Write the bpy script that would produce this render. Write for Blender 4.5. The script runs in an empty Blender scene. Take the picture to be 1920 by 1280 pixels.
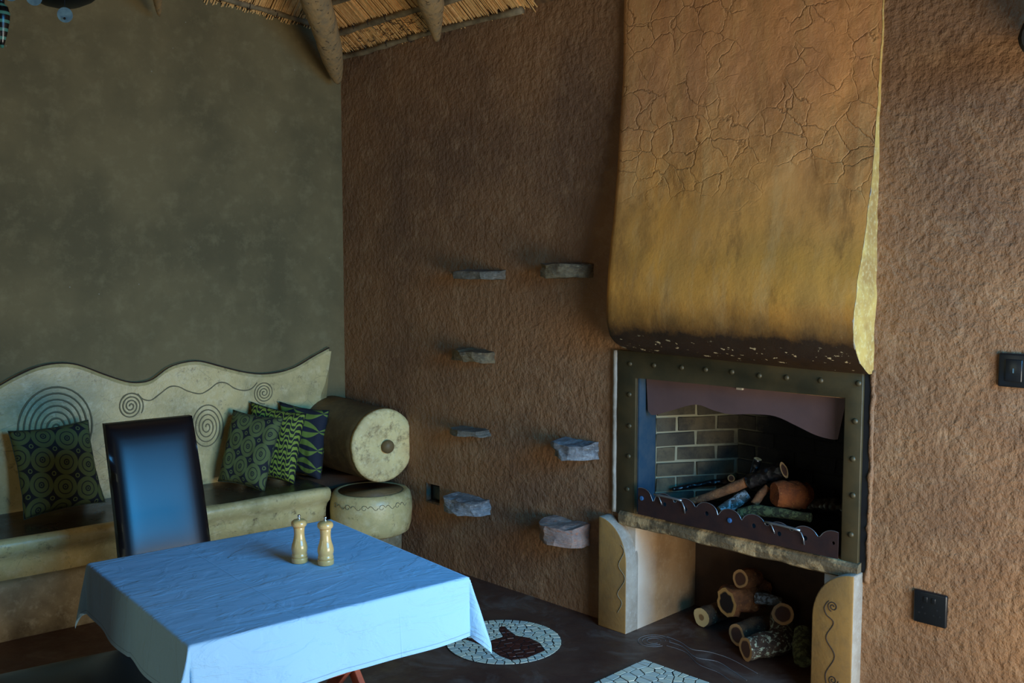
import bpy, bmesh, math, random
from mathutils import Vector, Matrix, noise as mnoise
random.seed(7)
SC = bpy.context.scene
COL = SC.collection
R = math.radians
# ------------------------------------------------------------------ camera, world, lights, exposure
FPX, CAMH, PITCH = 1850.0, 1.76, math.atan(150/1850.0)
cam_d = bpy.data.cameras.new('camera'); cam = bpy.data.objects.new('camera', cam_d); COL.objects.link(cam)
cam_d.sensor_width = 36; cam_d.lens = FPX/1920*36; cam_d.clip_start = .05
cam.location = (0, 0, CAMH); cam.rotation_euler = (math.pi/2-PITCH, 0, 0)
SC.camera = cam
SC.view_settings.view_transform = 'Standard'; SC.view_settings.look = 'None'
SC.view_settings.gamma = 1; SC.view_settings.use_curve_mapping = False
SC.view_settings.exposure = 0.0
w = bpy.data.worlds.new('sky'); SC.world = w; w.use_nodes = True
w.node_tree.nodes['Background'].inputs[0].default_value = (.35, .6, 1, 1)
w.node_tree.nodes['Background'].inputs[1].default_value = .6

# wall frames surveyed from the photograph: C = floor corner, U along the fireplace wall, V along the bench wall
C0 = Vector((-1.06477, 6.24877, 0))
AU, AV = R(-45), R(219.5)
U = Vector((math.cos(AU), math.sin(AU), 0)); N = Vector((-.70710678, -.70710678, 0))
V = Vector((math.cos(AV), math.sin(AV), 0)); M = Vector((-math.sin(AV), math.cos(AV), 0))
ZUP = Vector((0, 0, 1))
def FW(u, n, h): return C0+U*u+N*n+ZUP*h
def FL(v, n, h): return C0+V*v+M*n+ZUP*h
def area(name, loc, direction, sx, sy, energy, color, spread=180):
    l = bpy.data.lights.new(name, 'AREA'); l.shape = 'RECTANGLE'; l.size = sx; l.size_y = sy
    l.energy = energy; l.color = color; l.spread = R(spread)
    o = bpy.data.objects.new(name, l); COL.objects.link(o)
    o.location = loc; o.rotation_euler = Vector(direction).to_track_quat('-Z', 'Y').to_euler()
    return o
ROOM_L, ROOM_W = 6.1, 5.9          # distance of the opposite walls from the bench wall and from the fireplace wall
P = FL(0, ROOM_L-.12, 0)           # point on the doorway wall
def doorwall(wd, h):               # point on doorway wall at distance wd from the fireplace wall
    d = wd-(P-C0).dot(N)
    return P + V*(d/V.dot(N)) + ZUP*h
area('doorway_ground_light', doorwall(1.28, .62), -M+ZUP*.38, 1.9, 1.15, 104, (1.0, .94, .80))
area('doorway_sky_light', doorwall(1.28, 2.12), -M-ZUP*.42, 2.1, 1.25, 50, (.03, .40, .95), 85)
area('added_fill_light', FW(5.3, ROOM_W-.15, 1.25), -N-U*.15+ZUP*.05, 2.0, 1.5, 13, (1.0, .90, .74))  # added lamp without a known source, brightens the fireplace wall and niche
area('garden_window_light', FW(2.2, ROOM_W-.15, 1.5), -N, 1.5, 1.1, 10, (.95, 1.0, .62))

# ------------------------------------------------------------------ helpers
def ray(x, y):
    cp, sp = math.cos(PITCH), math.sin(PITCH); a = (x-960)/FPX; b = -(y-640)/FPX
    return Vector((a, cp+b*sp, -sp+b*cp))
EYE = Vector((0, 0, CAMH))
def gp(x, y, h):
    d = ray(x, y); return EYE+d*((h-CAMH)/d.z)
def W(x, y, n=0):
    d = ray(x, y); p = EYE+d*(((C0+N*n-EYE).dot(N))/d.dot(N)); return ((p-C0).dot(U), p.z)
def LW(x, y, n=0):
    d = ray(x, y); p = EYE+d*(((C0+M*n-EYE).dot(M))/d.dot(M)); return ((p-C0).dot(V), p.z)

def meta(o, label=None, cat=None, group=None, kind=None):
    if label: o['label'] = label
    if cat: o['category'] = cat
    if group: o['group'] = group
    if kind: o['kind'] = kind
    return o
def thing(name, label, cat, loc=(0, 0, 0), rz=0, group=None, kind=None):
    o = bpy.data.objects.new(name, None); COL.objects.link(o); o.empty_display_size = .1
    o.location = loc; o.rotation_euler = (0, 0, rz)
    return meta(o, label, cat, group, kind)
def copy_tree(o, parent=None):
    c = o.copy(); COL.objects.link(c); c.parent = parent
    for ch in [k for k in bpy.data.objects if k.parent == o]: copy_tree(ch, c)
    return c
def obj(name, bm, m, parent=None, smooth=False, label=None, recalc=True, loc=None):
    if recalc: bmesh.ops.recalc_face_normals(bm, faces=bm.faces[:])
    me = bpy.data.meshes.new(name); bm.to_mesh(me); bm.free()
    if smooth:
        for p in me.polygons: p.use_smooth = True
    ms = m if isinstance(m, (list, tuple)) else [m]
    for k in ms: me.materials.append(k)
    o = bpy.data.objects.new(name, me); COL.objects.link(o)
    if parent is not None: o.parent = parent
    if loc is not None: o.location = loc
    if label: o['label'] = label
    return o
def bevel(o, w, seg=2, ang=30):
    b = o.modifiers.new('bevel', 'BEVEL'); b.width = w; b.segments = seg; b.limit_method = 'ANGLE'; b.angle_limit = R(ang)
    for p in o.data.polygons: p.use_smooth = True
    return o
class Fr:
    """local frame of a thing standing against a wall: a along wall, n out of the wall, h up"""
    def __init__(s, a0, wall='F', n0=0, h0=0):
        s.a0, s.w, s.n0, s.h0 = a0, wall, n0, h0
    def pt(s, a, n, h):
        return Vector((a-s.a0, -(n-s.n0) if s.w == 'F' else (n-s.n0), h-s.h0))
    def loc(s): return FW(s.a0, s.n0, s.h0) if s.w == 'F' else FL(s.a0, s.n0, s.h0)
    def rz(s): return AU if s.w == 'F' else AV
ID = Fr(0, 'L')
def box(bm, fr, a0, a1, n0, n1, h0, h1, jit=0):
    vs = []
    for a in (a0, a1):
        for n in (n0, n1):
            for h in (h0, h1):
                v = fr.pt(a, n, h)
                if jit: v += Vector([random.uniform(-jit, jit) for _ in range(3)])
                vs.append(bm.verts.new(v))
    for f in ((0, 1, 3, 2), (4, 6, 7, 5), (0, 4, 5, 1), (2, 3, 7, 6), (0, 2, 6, 4), (1, 5, 7, 3)):
        bm.faces.new([vs[i] for i in f])
def prism(bm, pts0, pts1):
    a = [bm.verts.new(p) for p in pts0]; b = [bm.verts.new(p) for p in pts1]; n = len(a)
    bm.faces.new(a); bm.faces.new(b[::-1])
    for i in range(n): bm.faces.new([a[i], a[(i+1) % n], b[(i+1) % n], b[i]])
def tube(bm, pts, rad, seg=8, cap=True, jit=0):
    pts = [Vector(p) for p in pts]
    if not isinstance(rad, (list, tuple)): rad = [rad]*len(pts)
    rings = []; ref = None
    for i, p in enumerate(pts):
        t = (pts[min(i+1, len(pts)-1)]-pts[max(i-1, 0)]).normalized()
        if ref is None:
            ref = Vector((0, 0, 1)) if abs(t.z) < .9 else Vector((1, 0, 0))
        x = (ref-t*ref.dot(t)).normalized(); ref = x; y = t.cross(x)
        rings.append([bm.verts.new(p+(x*math.cos(2*math.pi*k/seg)+y*math.sin(2*math.pi*k/seg))*rad[i]*(1+random.uniform(-jit, jit))) for k in range(seg)])
    for i in range(len(rings)-1):
        for k in range(seg):
            bm.faces.new([rings[i][k], rings[i][(k+1) % seg], rings[i+1][(k+1) % seg], rings[i+1][k]])
    if cap:
        bm.faces.new(rings[0][::-1]); bm.faces.new(rings[-1])
    return rings
def lathe(bm, prof, seg=32, c=(0, 0, 0)):
    c = Vector(c); rings = []
    for r, z in prof:
        rings.append([bm.verts.new(c+Vector((max(r, 1e-4)*math.cos(2*math.pi*k/seg), max(r, 1e-4)*math.sin(2*math.pi*k/seg), z))) for k in range(seg)])
    for i in range(len(rings)-1):
        for k in range(seg): bm.faces.new([rings[i][k], rings[i][(k+1) % seg], rings[i+1][(k+1) % seg], rings[i+1][k]])
    bm.faces.new(rings[0][::-1]); bm.faces.new(rings[-1])
def lerp_tab(tab, x):
    if x <= tab[0][0]: return tab[0][1]
    for (a, b), (c, d) in zip(tab, tab[1:]):
        if x <= c:
            t = (x-a)/(c-a); return b+(d-b)*t
    return tab[-1][1]
def smooth_poly(pts, sub=6):
    """Catmull-Rom through points"""
    out = []; P_ = [Vector(p) for p in pts]
    for i in range(len(P_)-1):
        p0, p1, p2, p3 = P_[max(i-1, 0)], P_[i], P_[i+1], P_[min(i+2, len(P_)-1)]
        for k in range(sub):
            t = k/sub
            out.append(.5*((2*p1)+(p2-p0)*t+(2*p0-5*p1+4*p2-p3)*t*t+(3*p1-p0-3*p2+p3)*t**3))
    out.append(P_[-1]); return out
def fbm(p, s=1.0): return mnoise.fractal(Vector(p)*s, 1.0, 2.0, 4)

# ------------------------------------------------------------------ materials
def srgb(r, g, b):
    f = lambda c: (c/255/12.92 if c/255 <= .04045 else ((c/255+.055)/1.055)**2.4)
    return (f(r), f(g), f(b), 1)
class NT:
    def __init__(s, name):
        s.m = bpy.data.materials.new(name); s.m.use_nodes = True; s.t = s.m.node_tree; s.N = s.t.nodes
        s.b = s.N['Principled BSDF']; s.co = s.N.new('ShaderNodeTexCoord').outputs['Object']
    def link(s, a, b): s.t.links.new(a, b)
    def node(s, typ, **kw):
        n = s.N.new(typ)
        for k, v in kw.items(): setattr(n, k, v)
        return n
    def inp(s, sock, v):
        if isinstance(v, bpy.types.NodeSocket): s.link(v, sock)
        else: sock.default_value = v
    def mapping(s, scale=(1, 1, 1), rot=(0, 0, 0), vec=None):
        n = s.node('ShaderNodeMapping'); n.inputs['Scale'].default_value = scale; n.inputs['Rotation'].default_value = rot
        s.link(vec or s.co, n.inputs[0]); return n.outputs[0]
    def noise(s, scale, detail=5, rough=.6, dist=0, vec=None):
        n = s.node('ShaderNodeTexNoise'); n.inputs['Scale'].default_value = scale; n.inputs['Detail'].default_value = detail
        n.inputs['Roughness'].default_value = rough; n.inputs['Distortion'].default_value = dist
        s.link(vec or s.co, n.inputs['Vector']); return n.outputs['Fac']
    def vor(s, scale, feature='F1', vec=None, out='Distance', rnd=1):
        n = s.node('ShaderNodeTexVoronoi', feature=feature); n.inputs['Scale'].default_value = scale
        n.inputs['Randomness'].default_value = rnd
        s.link(vec or s.co, n.inputs['Vector']); return n.outputs[out]
    def math(s, op, a, b=0., c=0., clamp=False):
        n = s.node('ShaderNodeMath', operation=op, use_clamp=clamp)
        for i, v in enumerate((a, b, c)): s.inp(n.inputs[i], v)
        return n.outputs[0]
    def ramp(s, fac, lo, hi, a=0., b=1.):
        n = s.node('ShaderNodeMapRange'); n.inputs[1].default_value = lo; n.inputs[2].default_value = hi
        n.inputs[3].default_value = a; n.inputs[4].default_value = b; s.link(fac, n.inputs[0]); return n.outputs[0]
    def mix(s, fac, a, b):
        n = s.node('ShaderNodeMix', data_type='RGBA'); s.inp(n.inputs[0], fac); s.inp(n.inputs[6], a); s.inp(n.inputs[7], b)
        return n.outputs[2]
    def sep(s, vec=None):
        n = s.node('ShaderNodeSeparateXYZ'); s.link(vec or s.co, n.inputs[0]); return n.outputs
    def color(s, c): s.inp(s.b.inputs['Base Color'], c)
    def rough(s, v): s.inp(s.b.inputs['Roughness'], v)
    def spec(s, v): s.b.inputs['Specular IOR Level'].default_value = v
    def bump(s, layers):
        prev = None
        for hgt, strength, dist in layers:
            n = s.node('ShaderNodeBump'); n.inputs['Strength'].default_value = strength; n.inputs['Distance'].default_value = dist
            s.link(hgt, n.inputs['Height'])
            if prev is not None: s.link(prev, n.inputs['Normal'])
            prev = n.outputs[0]
        s.link(prev, s.b.inputs['Normal'])

def plaster(name, ca, cb, cc, big=1.6, rough=.85, coarse=(26, .9, .02), fine=(140, .5, .004), sp=.3, blot=(.42, .62), lump=False):
    t = NT(name)
    c = t.mix(t.ramp(t.noise(big, 6, .6), blot[0], blot[1]), ca, cb)
    c = t.mix(t.math('MULTIPLY', t.ramp(t.noise(big*7, 8, .7), .5, .75), .6), c, cc)
    t.color(c); t.rough(rough); t.spec(sp)
    t.bump(([(t.noise(11, 3, .5), .5, .02)] if lump else [])+[(t.noise(coarse[0], 4, .5), coarse[1], coarse[2]), (t.noise(fine[0], 3, .6), fine[1], fine[2])])
    return t
def simple(name, col, rough=.6, metal=0, var=None, scale=20, bump=0, sp=.5, bscale=80):
    t = NT(name)
    if var: t.color(t.mix(t.ramp(t.noise(scale, 6), .35, .65), col, var))
    else: t.color(col)
    t.rough(rough); t.b.inputs['Metallic'].default_value = metal; t.spec(sp)
    if bump: t.bump([(t.noise(bscale, 5), bump, .005)])
    return t.m
MT = {}
# fireplace wall: reddish brown mud plaster, lumpy
t = plaster('mud_plaster_brown', srgb(150, 110, 74), srgb(124, 92, 66), srgb(180, 144, 106), big=1.1, coarse=(36, .85, .013), fine=(105, .7, .005), lump=True)
rg = t.vor(4.5, 'DISTANCE_TO_EDGE', vec=t.mapping((1, 1, .55)))
MT['wall_back'] = t.m
t = plaster('mud_plaster_grey', srgb(120, 105, 70), srgb(98, 87, 58), srgb(142, 128, 90), big=1.4, coarse=(9, .3, .02), fine=(90, .35, .004))
sp = t.ramp(t.vor(9), .035, .02)
base = t.b.inputs['Base Color'].links[0].from_socket
t.color(t.mix(t.math('MULTIPLY', sp, .5), base, srgb(170, 168, 150)))
MT['wall_left'] = t.m
MT['wall_far'] = plaster('mud_plaster_far', srgb(96, 80, 62), srgb(84, 70, 55), srgb(110, 94, 76)).m
# floor
t = NT('polished_red_floor')
n1 = t.noise(2.2, 7, .65); n2 = t.noise(14, 6, .7)
c = t.mix(t.ramp(n1, .4, .62), srgb(72, 46, 37), srgb(90, 63, 49))
c = t.mix(t.math('MULTIPLY', t.ramp(t.noise(3.1, 8, .7, 1.2), .52, .72), .55), c, srgb(126, 112, 100))
c = t.mix(t.ramp(t.vor(6), .03, .015, 0, .6), c, srgb(120, 112, 105))
t.color(c); t.rough(t.ramp(n2, .3, .7, .32, .6)); t.spec(.35)
t.bump([(n2, .25, .004)])
MT['floor'] = t.m
MT['grout'] = simple('dark_grout', srgb(30, 25, 22), .8)
# clay bench
t = plaster('cream_clay', srgb(212, 186, 124), srgb(168, 152, 102), srgb(232, 214, 166), big=2.5, rough=.38, coarse=(12, .25, .01), fine=(60, .35, .004), sp=.4)
base = t.b.inputs['Base Color'].links[0].from_socket
ck = t.ramp(t.vor(6.5, 'DISTANCE_TO_EDGE', vec=t.mapping((1, 1, 1))), .012, .0, 0, .5)
dk = t.ramp(t.noise(15, 11, .85), .55, .66, 0, .9)
c = t.mix(t.math('MULTIPLY', ck, t.ramp(t.noise(3), .45, .6)), base, srgb(90, 78, 58))
t.color(t.mix(dk, c, srgb(92, 74, 52)))
MT['cream'] = t.m
t = plaster('worn_cream_clay', srgb(232, 206, 140), srgb(210, 184, 126), srgb(240, 226, 180), big=6, rough=.6, coarse=(16, .7, .012), fine=(60, .5, .004), sp=.3)
base = t.b.inputs['Base Color'].links[0].from_socket
t.color(t.mix(t.ramp(t.noise(11, 10, .8), .5, .64, 0, .85), base, srgb(120, 90, 56)))
MT['cream_worn'] = t.m
t = plaster('brown_clay', srgb(116, 92, 56), srgb(92, 72, 46), srgb(146, 120, 78), big=4, rough=.55, coarse=(14, .3, .01), fine=(70, .3, .003))
MT['brown_clay'] = t.m
t = plaster('lower_riser_clay', srgb(138, 120, 88), srgb(96, 80, 56), srgb(176, 162, 130), big=3, rough=.8, coarse=(18, .5, .01), fine=(80, .4, .004))
MT['riser'] = t.m
t = NT('polished_dark_seat'); c = t.mix(t.ramp(t.noise(3, 6), .4, .6), srgb(52, 36, 26), srgb(66, 50, 38)); t.color(c); t.rough(t.ramp(t.noise(9), .3, .7, .22, .4)); t.spec(.5)
MT['seat'] = t.m
MT['carve'] = simple('carved_groove', srgb(120, 110, 80), .95)
MT['carve_dark'] = simple('carved_groove_dark', srgb(52, 38, 26), .95)
MT['carve_pale'] = simple('pale_scratched_line', srgb(128, 112, 84), .9)
MT['scratch'] = simple('floor_scratch', srgb(118, 112, 108), .8)
# hood
t = NT('ochre_hood_plaster')
S = t.sep()
big = t.noise(1.7, 6, .65, vec=t.mapping((2.2, 2.2, .7)))
lo_up = t.ramp(t.math('ADD', S[2], t.math('MULTIPLY', t.noise(1.3, 4), .8)), 2.2, 2.9)
c = t.mix(t.ramp(big, .36, .6), t.mix(lo_up, srgb(236, 160, 66), srgb(220, 154, 94)), t.mix(lo_up, srgb(204, 142, 64), srgb(196, 138, 88)))
c = t.mix(t.ramp(t.noise(2.6, 8, .75, vec=t.mapping((1.5, 1.5, .6), (0, .2, 0))), .52, .68, 0, .6), c, srgb(128, 86, 46))
streak = t.noise(7, 6, .7, vec=t.mapping((1, 1, .12)))
c = t.mix(t.ramp(streak, .5, .7, 0, .6), c, srgb(216, 168, 104))
c = t.mix(t.ramp(t.noise(5, 8, .7, vec=t.mapping((1.4, 1.4, .35))), .56, .7, 0, .6), c, srgb(112, 76, 42))
wv = t.node('ShaderNodeVectorMath', operation='ADD'); nn = t.node('ShaderNodeTexNoise'); nn.inputs['Scale'].default_value = 6; nn.inputs['Detail'].default_value = 5
t.link(t.co, nn.inputs['Vector']); vs = t.node('ShaderNodeVectorMath', operation='SCALE'); vs.inputs[3].default_value = .16
t.link(nn.outputs['Color'], vs.inputs[0]); t.link(t.co, wv.inputs[0]); t.link(vs.outputs[0], wv.inputs[1])
edge = t.vor(8.5, 'DISTANCE_TO_EDGE', vec=wv.outputs[0])
upper = t.ramp(t.math('ADD', S[2], t.math('MULTIPLY', t.noise(2.2, 3), .9)), 2.45, 2.62)
keep = t.math('MULTIPLY', upper, t.ramp(t.noise(2.6, 3, .7), .42, .54))
crack = t.math('MULTIPLY', t.ramp(edge, .018, .0), keep)
c = t.mix(t.math('MULTIPLY', crack, .55), c, srgb(86, 62, 40))
soot = t.ramp(t.math('ADD', S[2], t.math('MULTIPLY', t.noise(6, 6, .7), .16)), 1.52, 1.70, 1, 0)
c = t.mix(t.math('MULTIPLY', soot, .96), c, srgb(20, 18, 17))
chip = t.math('MULTIPLY', t.ramp(t.noise(34, 3, .6, vec=t.mapping((.7, 1, 1.2))), .64, .67), t.ramp(S[2], 1.44, 1.40))
c = t.mix(chip, c, srgb(190, 170, 130))
t.color(c); t.rough(t.ramp(big, .3, .7, .42, .6)); t.spec(.35)
lift = t.math('MULTIPLY', t.ramp(edge, .0, .035), keep)
t.bump([(t.noise(14, 6, .65), .18, .012), (lift, .45, .008), (t.noise(70, 4), .3, .004), (t.math('MULTIPLY', t.noise(34, 5, .7, 1), upper), .5, .008)])
MT['hood'] = t.m
t = plaster('lit_hood_side_plaster', srgb(192, 158, 84), srgb(160, 124, 66), srgb(222, 206, 150), big=7, rough=.7, coarse=(30, .4, .006), fine=(90, .4, .003))  # own tone for the hood side: the strong light on it painted in
MT['hood_side'] = t.m
t = plaster('ochre_pillar', srgb(166, 124, 66), srgb(144, 110, 64), srgb(124, 98, 64), big=4, rough=.6, coarse=(14, .3, .008), fine=(80, .3, .003))
MT['pillar'] = t.m
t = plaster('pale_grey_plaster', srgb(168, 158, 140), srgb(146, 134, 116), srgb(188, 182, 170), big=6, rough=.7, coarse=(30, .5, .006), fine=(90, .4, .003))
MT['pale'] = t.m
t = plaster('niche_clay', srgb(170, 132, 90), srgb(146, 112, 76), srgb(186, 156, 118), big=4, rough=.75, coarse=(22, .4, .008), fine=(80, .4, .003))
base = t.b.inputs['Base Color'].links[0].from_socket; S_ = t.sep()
t.color(t.mix(t.ramp(t.math('ADD', S_[1], t.math('MULTIPLY', t.noise(7, 5), .12)), .06, .24, .85, 0), base, srgb(206, 196, 178)))  # paler towards the front: strong light on the inner side painted in
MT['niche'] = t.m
MT['niche_back'] = simple('shade_painted_clay', srgb(84, 62, 42), .9, var=srgb(58, 44, 32), scale=4, bump=.2)  # dark colour paints in the shade at the back of the niche
t = plaster('worn_ledge', srgb(176, 148, 104), srgb(108, 92, 66), srgb(70, 60, 48), big=7, rough=.8, coarse=(22, .7, .012), fine=(90, .5, .004), blot=(.46, .52))
MT['ledge'] = t.m
t = NT('sooty_shaded_brick'); S = t.sep()
oi = t.node('ShaderNodeObjectInfo').outputs['Random']
c = t.mix(oi, srgb(92, 80, 56), srgb(64, 58, 44)); c = t.mix(t.ramp(t.noise(11, 6, .7), .45, .65, 0, .7), c, srgb(34, 32, 26)); c = t.mix(t.ramp(t.math('ADD', S[0], t.math('MULTIPLY', t.noise(6, 6, .7), .5)), -.16, .16), c, srgb(20, 18, 16))  # soot mottling, then a ramp painting in the shade towards back and right
t.color(c); t.rough(.9); t.bump([(t.noise(40, 5), .6, .008)]); MT['brick'] = t.m
MT['mortar'] = simple('sooty_mortar', srgb(128, 124, 98), .95, var=srgb(70, 66, 54), scale=5, bump=.4)
t = NT('sooty_shaded_joint'); S = t.sep()
t.color(t.mix(t.ramp(t.math('ADD', S[0], t.math('MULTIPLY', t.noise(6, 6, .7), .5)), -.16, .16), srgb(142, 136, 108), srgb(18, 16, 14))); t.rough(.95); MT['mortar'] = t.m  # joints ramp to black: firebox shade painted in together with the soot
MT['ash'] = simple('ash_hearth', srgb(22, 19, 17), .95, var=srgb(40, 36, 32), scale=9, bump=.5)
MT['frame'] = simple('olive_brown_steel', srgb(86, 72, 44), .5, .25, var=srgb(62, 56, 36), scale=7, bump=.08)
MT['jamb'] = simple('blued_steel', srgb(54, 84, 104), .4, .5, var=srgb(78, 96, 108), scale=16)
MT['valance'] = simple('mauve_brown_sheet', srgb(104, 78, 72), .6, .0, var=srgb(90, 68, 64), scale=5)
MT['fender'] = simple('rusty_brown_steel', srgb(74, 50, 44), .5, .45, var=srgb(56, 42, 42), scale=12, bump=.1)
MT['wire'] = simple('worn_bright_steel', srgb(150, 152, 150), .4, .8)
MT['bluestud'] = simple('blue_stud', srgb(50, 96, 140), .5, .1)
# wood, bark
def bark(name, a, b, lichen, amt, sc=1.0):
    t = NT(name); c = t.mix(t.ramp(t.noise(18*sc, 8, .7), .4, .62), a, b)
    l = t.ramp(t.noise(46*sc, 6, .7, .3), amt, amt+.03)
    c = t.mix(l, c, lichen); t.color(c); t.rough(.85)
    t.bump([(t.noise(30*sc, 6, .7), .9, .012), (l, .4, .004)]); return t.m
MT['bark_lichen'] = bark('lichen_bark', srgb(92, 72, 54), srgb(56, 44, 34), srgb(186, 194, 164), .54)
MT['bark_some'] = bark('dark_bark', srgb(104, 80, 54), srgb(64, 50, 36), srgb(166, 172, 132), .62)
MT['bark_brown'] = bark('brown_split_wood', srgb(164, 104, 58), srgb(110, 70, 42), srgb(190, 136, 84), .6)
MT['bark_orange'] = bark('orange_wood', srgb(168, 88, 34), srgb(122, 62, 26), srgb(190, 118, 54), .6)
MT['bark_moss'] = bark('mossy_bark', srgb(80, 80, 42), srgb(52, 50, 32), srgb(112, 116, 70), .5)
MT['bark_pale'] = bark('ashy_bark', srgb(110, 106, 96), srgb(70, 64, 56), srgb(168, 176, 176), .5)
t = NT('charred_wood'); t.color(t.mix(t.ramp(t.noise(12), .55, .62), srgb(16, 14, 13), srgb(46, 40, 36))); t.rough(.35); t.bump([(t.vor(34), .8, .01)])
MT['char'] = t.m
def cut(name, rim, core, r=.75):
    t = NT(name); uv = t.node('ShaderNodeUVMap').outputs[0]
    n = t.node('ShaderNodeVectorMath', operation='LENGTH'); t.link(uv, n.inputs[0]); d = n.outputs['Value']
    c = t.mix(t.ramp(d, r-.06, r+.04), core, rim); rings = t.math('SINE', t.math('MULTIPLY', d, 60.))
    t.color(t.mix(t.math('MULTIPLY', t.ramp(rings, .2, 1), .25), c, srgb(70, 46, 28))); t.rough(.8); return t.m
MT['cut_pale'] = cut('cut_face_pale', srgb(226, 194, 130), srgb(150, 112, 66), .35)
MT['cut_dark'] = cut('cut_face_dark_heart', srgb(214, 164, 104), srgb(96, 62, 44), .72)
MT['cut_hollow'] = cut('cut_face_hollow', srgb(226, 178, 104), srgb(30, 22, 17), .74)
# rafters and thatch
t = NT('weathered_pole'); m = t.mapping((9, 9, 1.6))
c = t.mix(t.ramp(t.noise(3, 7, .65, vec=m), .35, .65), srgb(176, 140, 88), srgb(140, 120, 86))
c = t.mix(t.ramp(t.noise(4, 5, .6, .8, vec=m), .58, .66, 0, .85), c, srgb(52, 42, 32))
t.color(c); t.rough(.75); t.bump([(t.noise(5, 6, vec=m), .5, .01)]); MT['pole'] = t.m
t = NT('dark_pole'); t.color(t.mix(t.noise(8, 6), srgb(34, 30, 22), srgb(54, 46, 32))); t.rough(.9); MT['pole_dark'] = t.m
MT['lath'] = simple('grey_lath', srgb(150, 132, 98), .8, var=srgb(104, 90, 64), scale=14, bump=.3)
t = NT('straw'); S = t.sep()
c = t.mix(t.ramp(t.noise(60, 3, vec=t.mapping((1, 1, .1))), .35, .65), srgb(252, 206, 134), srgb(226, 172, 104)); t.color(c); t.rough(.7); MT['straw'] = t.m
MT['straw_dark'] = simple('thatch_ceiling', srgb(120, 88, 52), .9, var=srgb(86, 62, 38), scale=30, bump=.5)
MT['string'] = simple('dark_twine', srgb(48, 36, 26), .9)
# furniture
t = NT('black_leather'); t.color(srgb(14, 15, 18)); t.rough(.36); t.spec(.5); t.b.inputs['Coat Weight'].default_value = .2; t.b.inputs['Coat Roughness'].default_value = .3
t.bump([(t.noise(260, 3), .12, .001)]); MT['leather'] = t.m
MT['leg_dark'] = simple('dark_stained_wood', srgb(44, 26, 20), .4, var=srgb(34, 20, 16), scale=10)
MT['leg_red'] = simple('reddish_wood', srgb(176, 96, 70), .5, var=srgb(150, 78, 56), scale=12)
MT['tabletop'] = simple('table_board', srgb(140, 90, 60), .5)
t = NT('pale_blue_cloth'); uv = t.node('ShaderNodeUVMap').outputs[0]
wr = t.noise(5, 5, .55, .5, vec=t.mapping((.45, 2.4, 1), (0, 0, .12), uv)); wr2 = t.noise(9, 4, .5, 1.0, vec=uv)
S = t.sep(uv)
def crease(s_, pos, wd=.0035):
    return t.ramp(t.math('ABSOLUTE', t.math('SUBTRACT', s_, pos)), 0, wd, 1, 0)
cr = t.math('MAXIMUM', t.math('MAXIMUM', crease(S[0], -.13), crease(S[0], .19)), t.math('MAXIMUM', crease(S[1], -.17), crease(S[1], .16)))
weave = t.noise(420, 2, .5, vec=uv)
edge = t.math('MAXIMUM', t.math('ABSOLUTE', S[0]), t.math('ABSOLUTE', S[1]))
hem = t.ramp(t.math('ABSOLUTE', t.math('SUBTRACT', edge, .612)), 0, .0018, 1, 0)
c = t.mix(t.math('MULTIPLY', hem, .6), srgb(154, 194, 216), srgb(70, 80, 110)); t.color(c); t.rough(.75); t.spec(.25)
t.b.inputs['Sheen Weight'].default_value = .15
t.bump([(wr, .10, .022), (t.ramp(wr2, .5, .6), .22, .005), (t.ramp(t.noise(3.5, 5, .6, 1.2, vec=t.mapping((.8, 2.2, 1), (0, 0, .25), uv)), .5, .56), .4, .004), (t.math('MULTIPLY', cr, t.ramp(t.noise(4, 2, vec=uv), .35, .6)), .45, .003), (weave, .15, .0006)])
MT['cloth'] = t.m
t = NT('varnished_maple'); t.color(t.mix(t.noise(6, 5, vec=t.mapping((4, 4, .6))), srgb(226, 184, 112), srgb(204, 158, 92))); t.rough(.25); t.b.inputs['Coat Weight'].default_value = .4
MT['maple'] = t.m
MT['chrome'] = simple('chrome', (.7, .7, .72, 1), .15, 1)
MT['plastic'] = simple('black_plastic', srgb(24, 26, 27), .3, sp=.5)
MT['plastic_dark'] = simple('black_hole', srgb(6, 6, 6), .8)
# cushion fabrics (uv -1..1)
DG, LG = srgb(26, 30, 34), srgb(96, 112, 52)
def fab(name):
    t = NT(name); return t, t.node('ShaderNodeUVMap').outputs[0]
t, uv = fab('circle_print_fabric')
def cell(t, uv, k, off):
    a = t.node('ShaderNodeVectorMath', operation='MULTIPLY_ADD'); t.link(uv, a.inputs[0]); a.inputs[1].default_value = (k, k, 0); a.inputs[2].default_value = (off, off, 0)
    f = t.node('ShaderNodeVectorMath', operation='FRACTION'); t.link(a.outputs[0], f.inputs[0])
    s_ = t.node('ShaderNodeVectorMath', operation='SUBTRACT'); t.link(f.outputs[0], s_.inputs[0]); s_.inputs[1].default_value = (.5, .5, 0)
    l = t.node('ShaderNodeVectorMath', operation='LENGTH'); t.link(s_.outputs[0], l.inputs[0]); return l.outputs['Value']
uvr = t.mapping((1, 1, 1), (0, 0, R(14)), uv)
d = cell(t, uvr, 1.75, .3); d2 = cell(t, uvr, 1.75, .8)
thick = t.ramp(t.math('ABSOLUTE', t.math('SUBTRACT', d, .30)), .014, .026, 1, 0)
thick2 = t.ramp(t.math('ABSOLUTE', t.math('SUBTRACT', d, .10)), .02, .03, 1, 0)
dot = t.ramp(d, .03, .045, 1, 0)
fine = t.math('MULTIPLY', t.ramp(t.math('SINE', t.math('MULTIPLY', d, 150.)), .1, .6), .45)
dark = t.math('MAXIMUM', t.math('MAXIMUM', thick, thick2), t.math('MAXIMUM', dot, fine))
outer = t.ramp(d, .49, .505)
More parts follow.
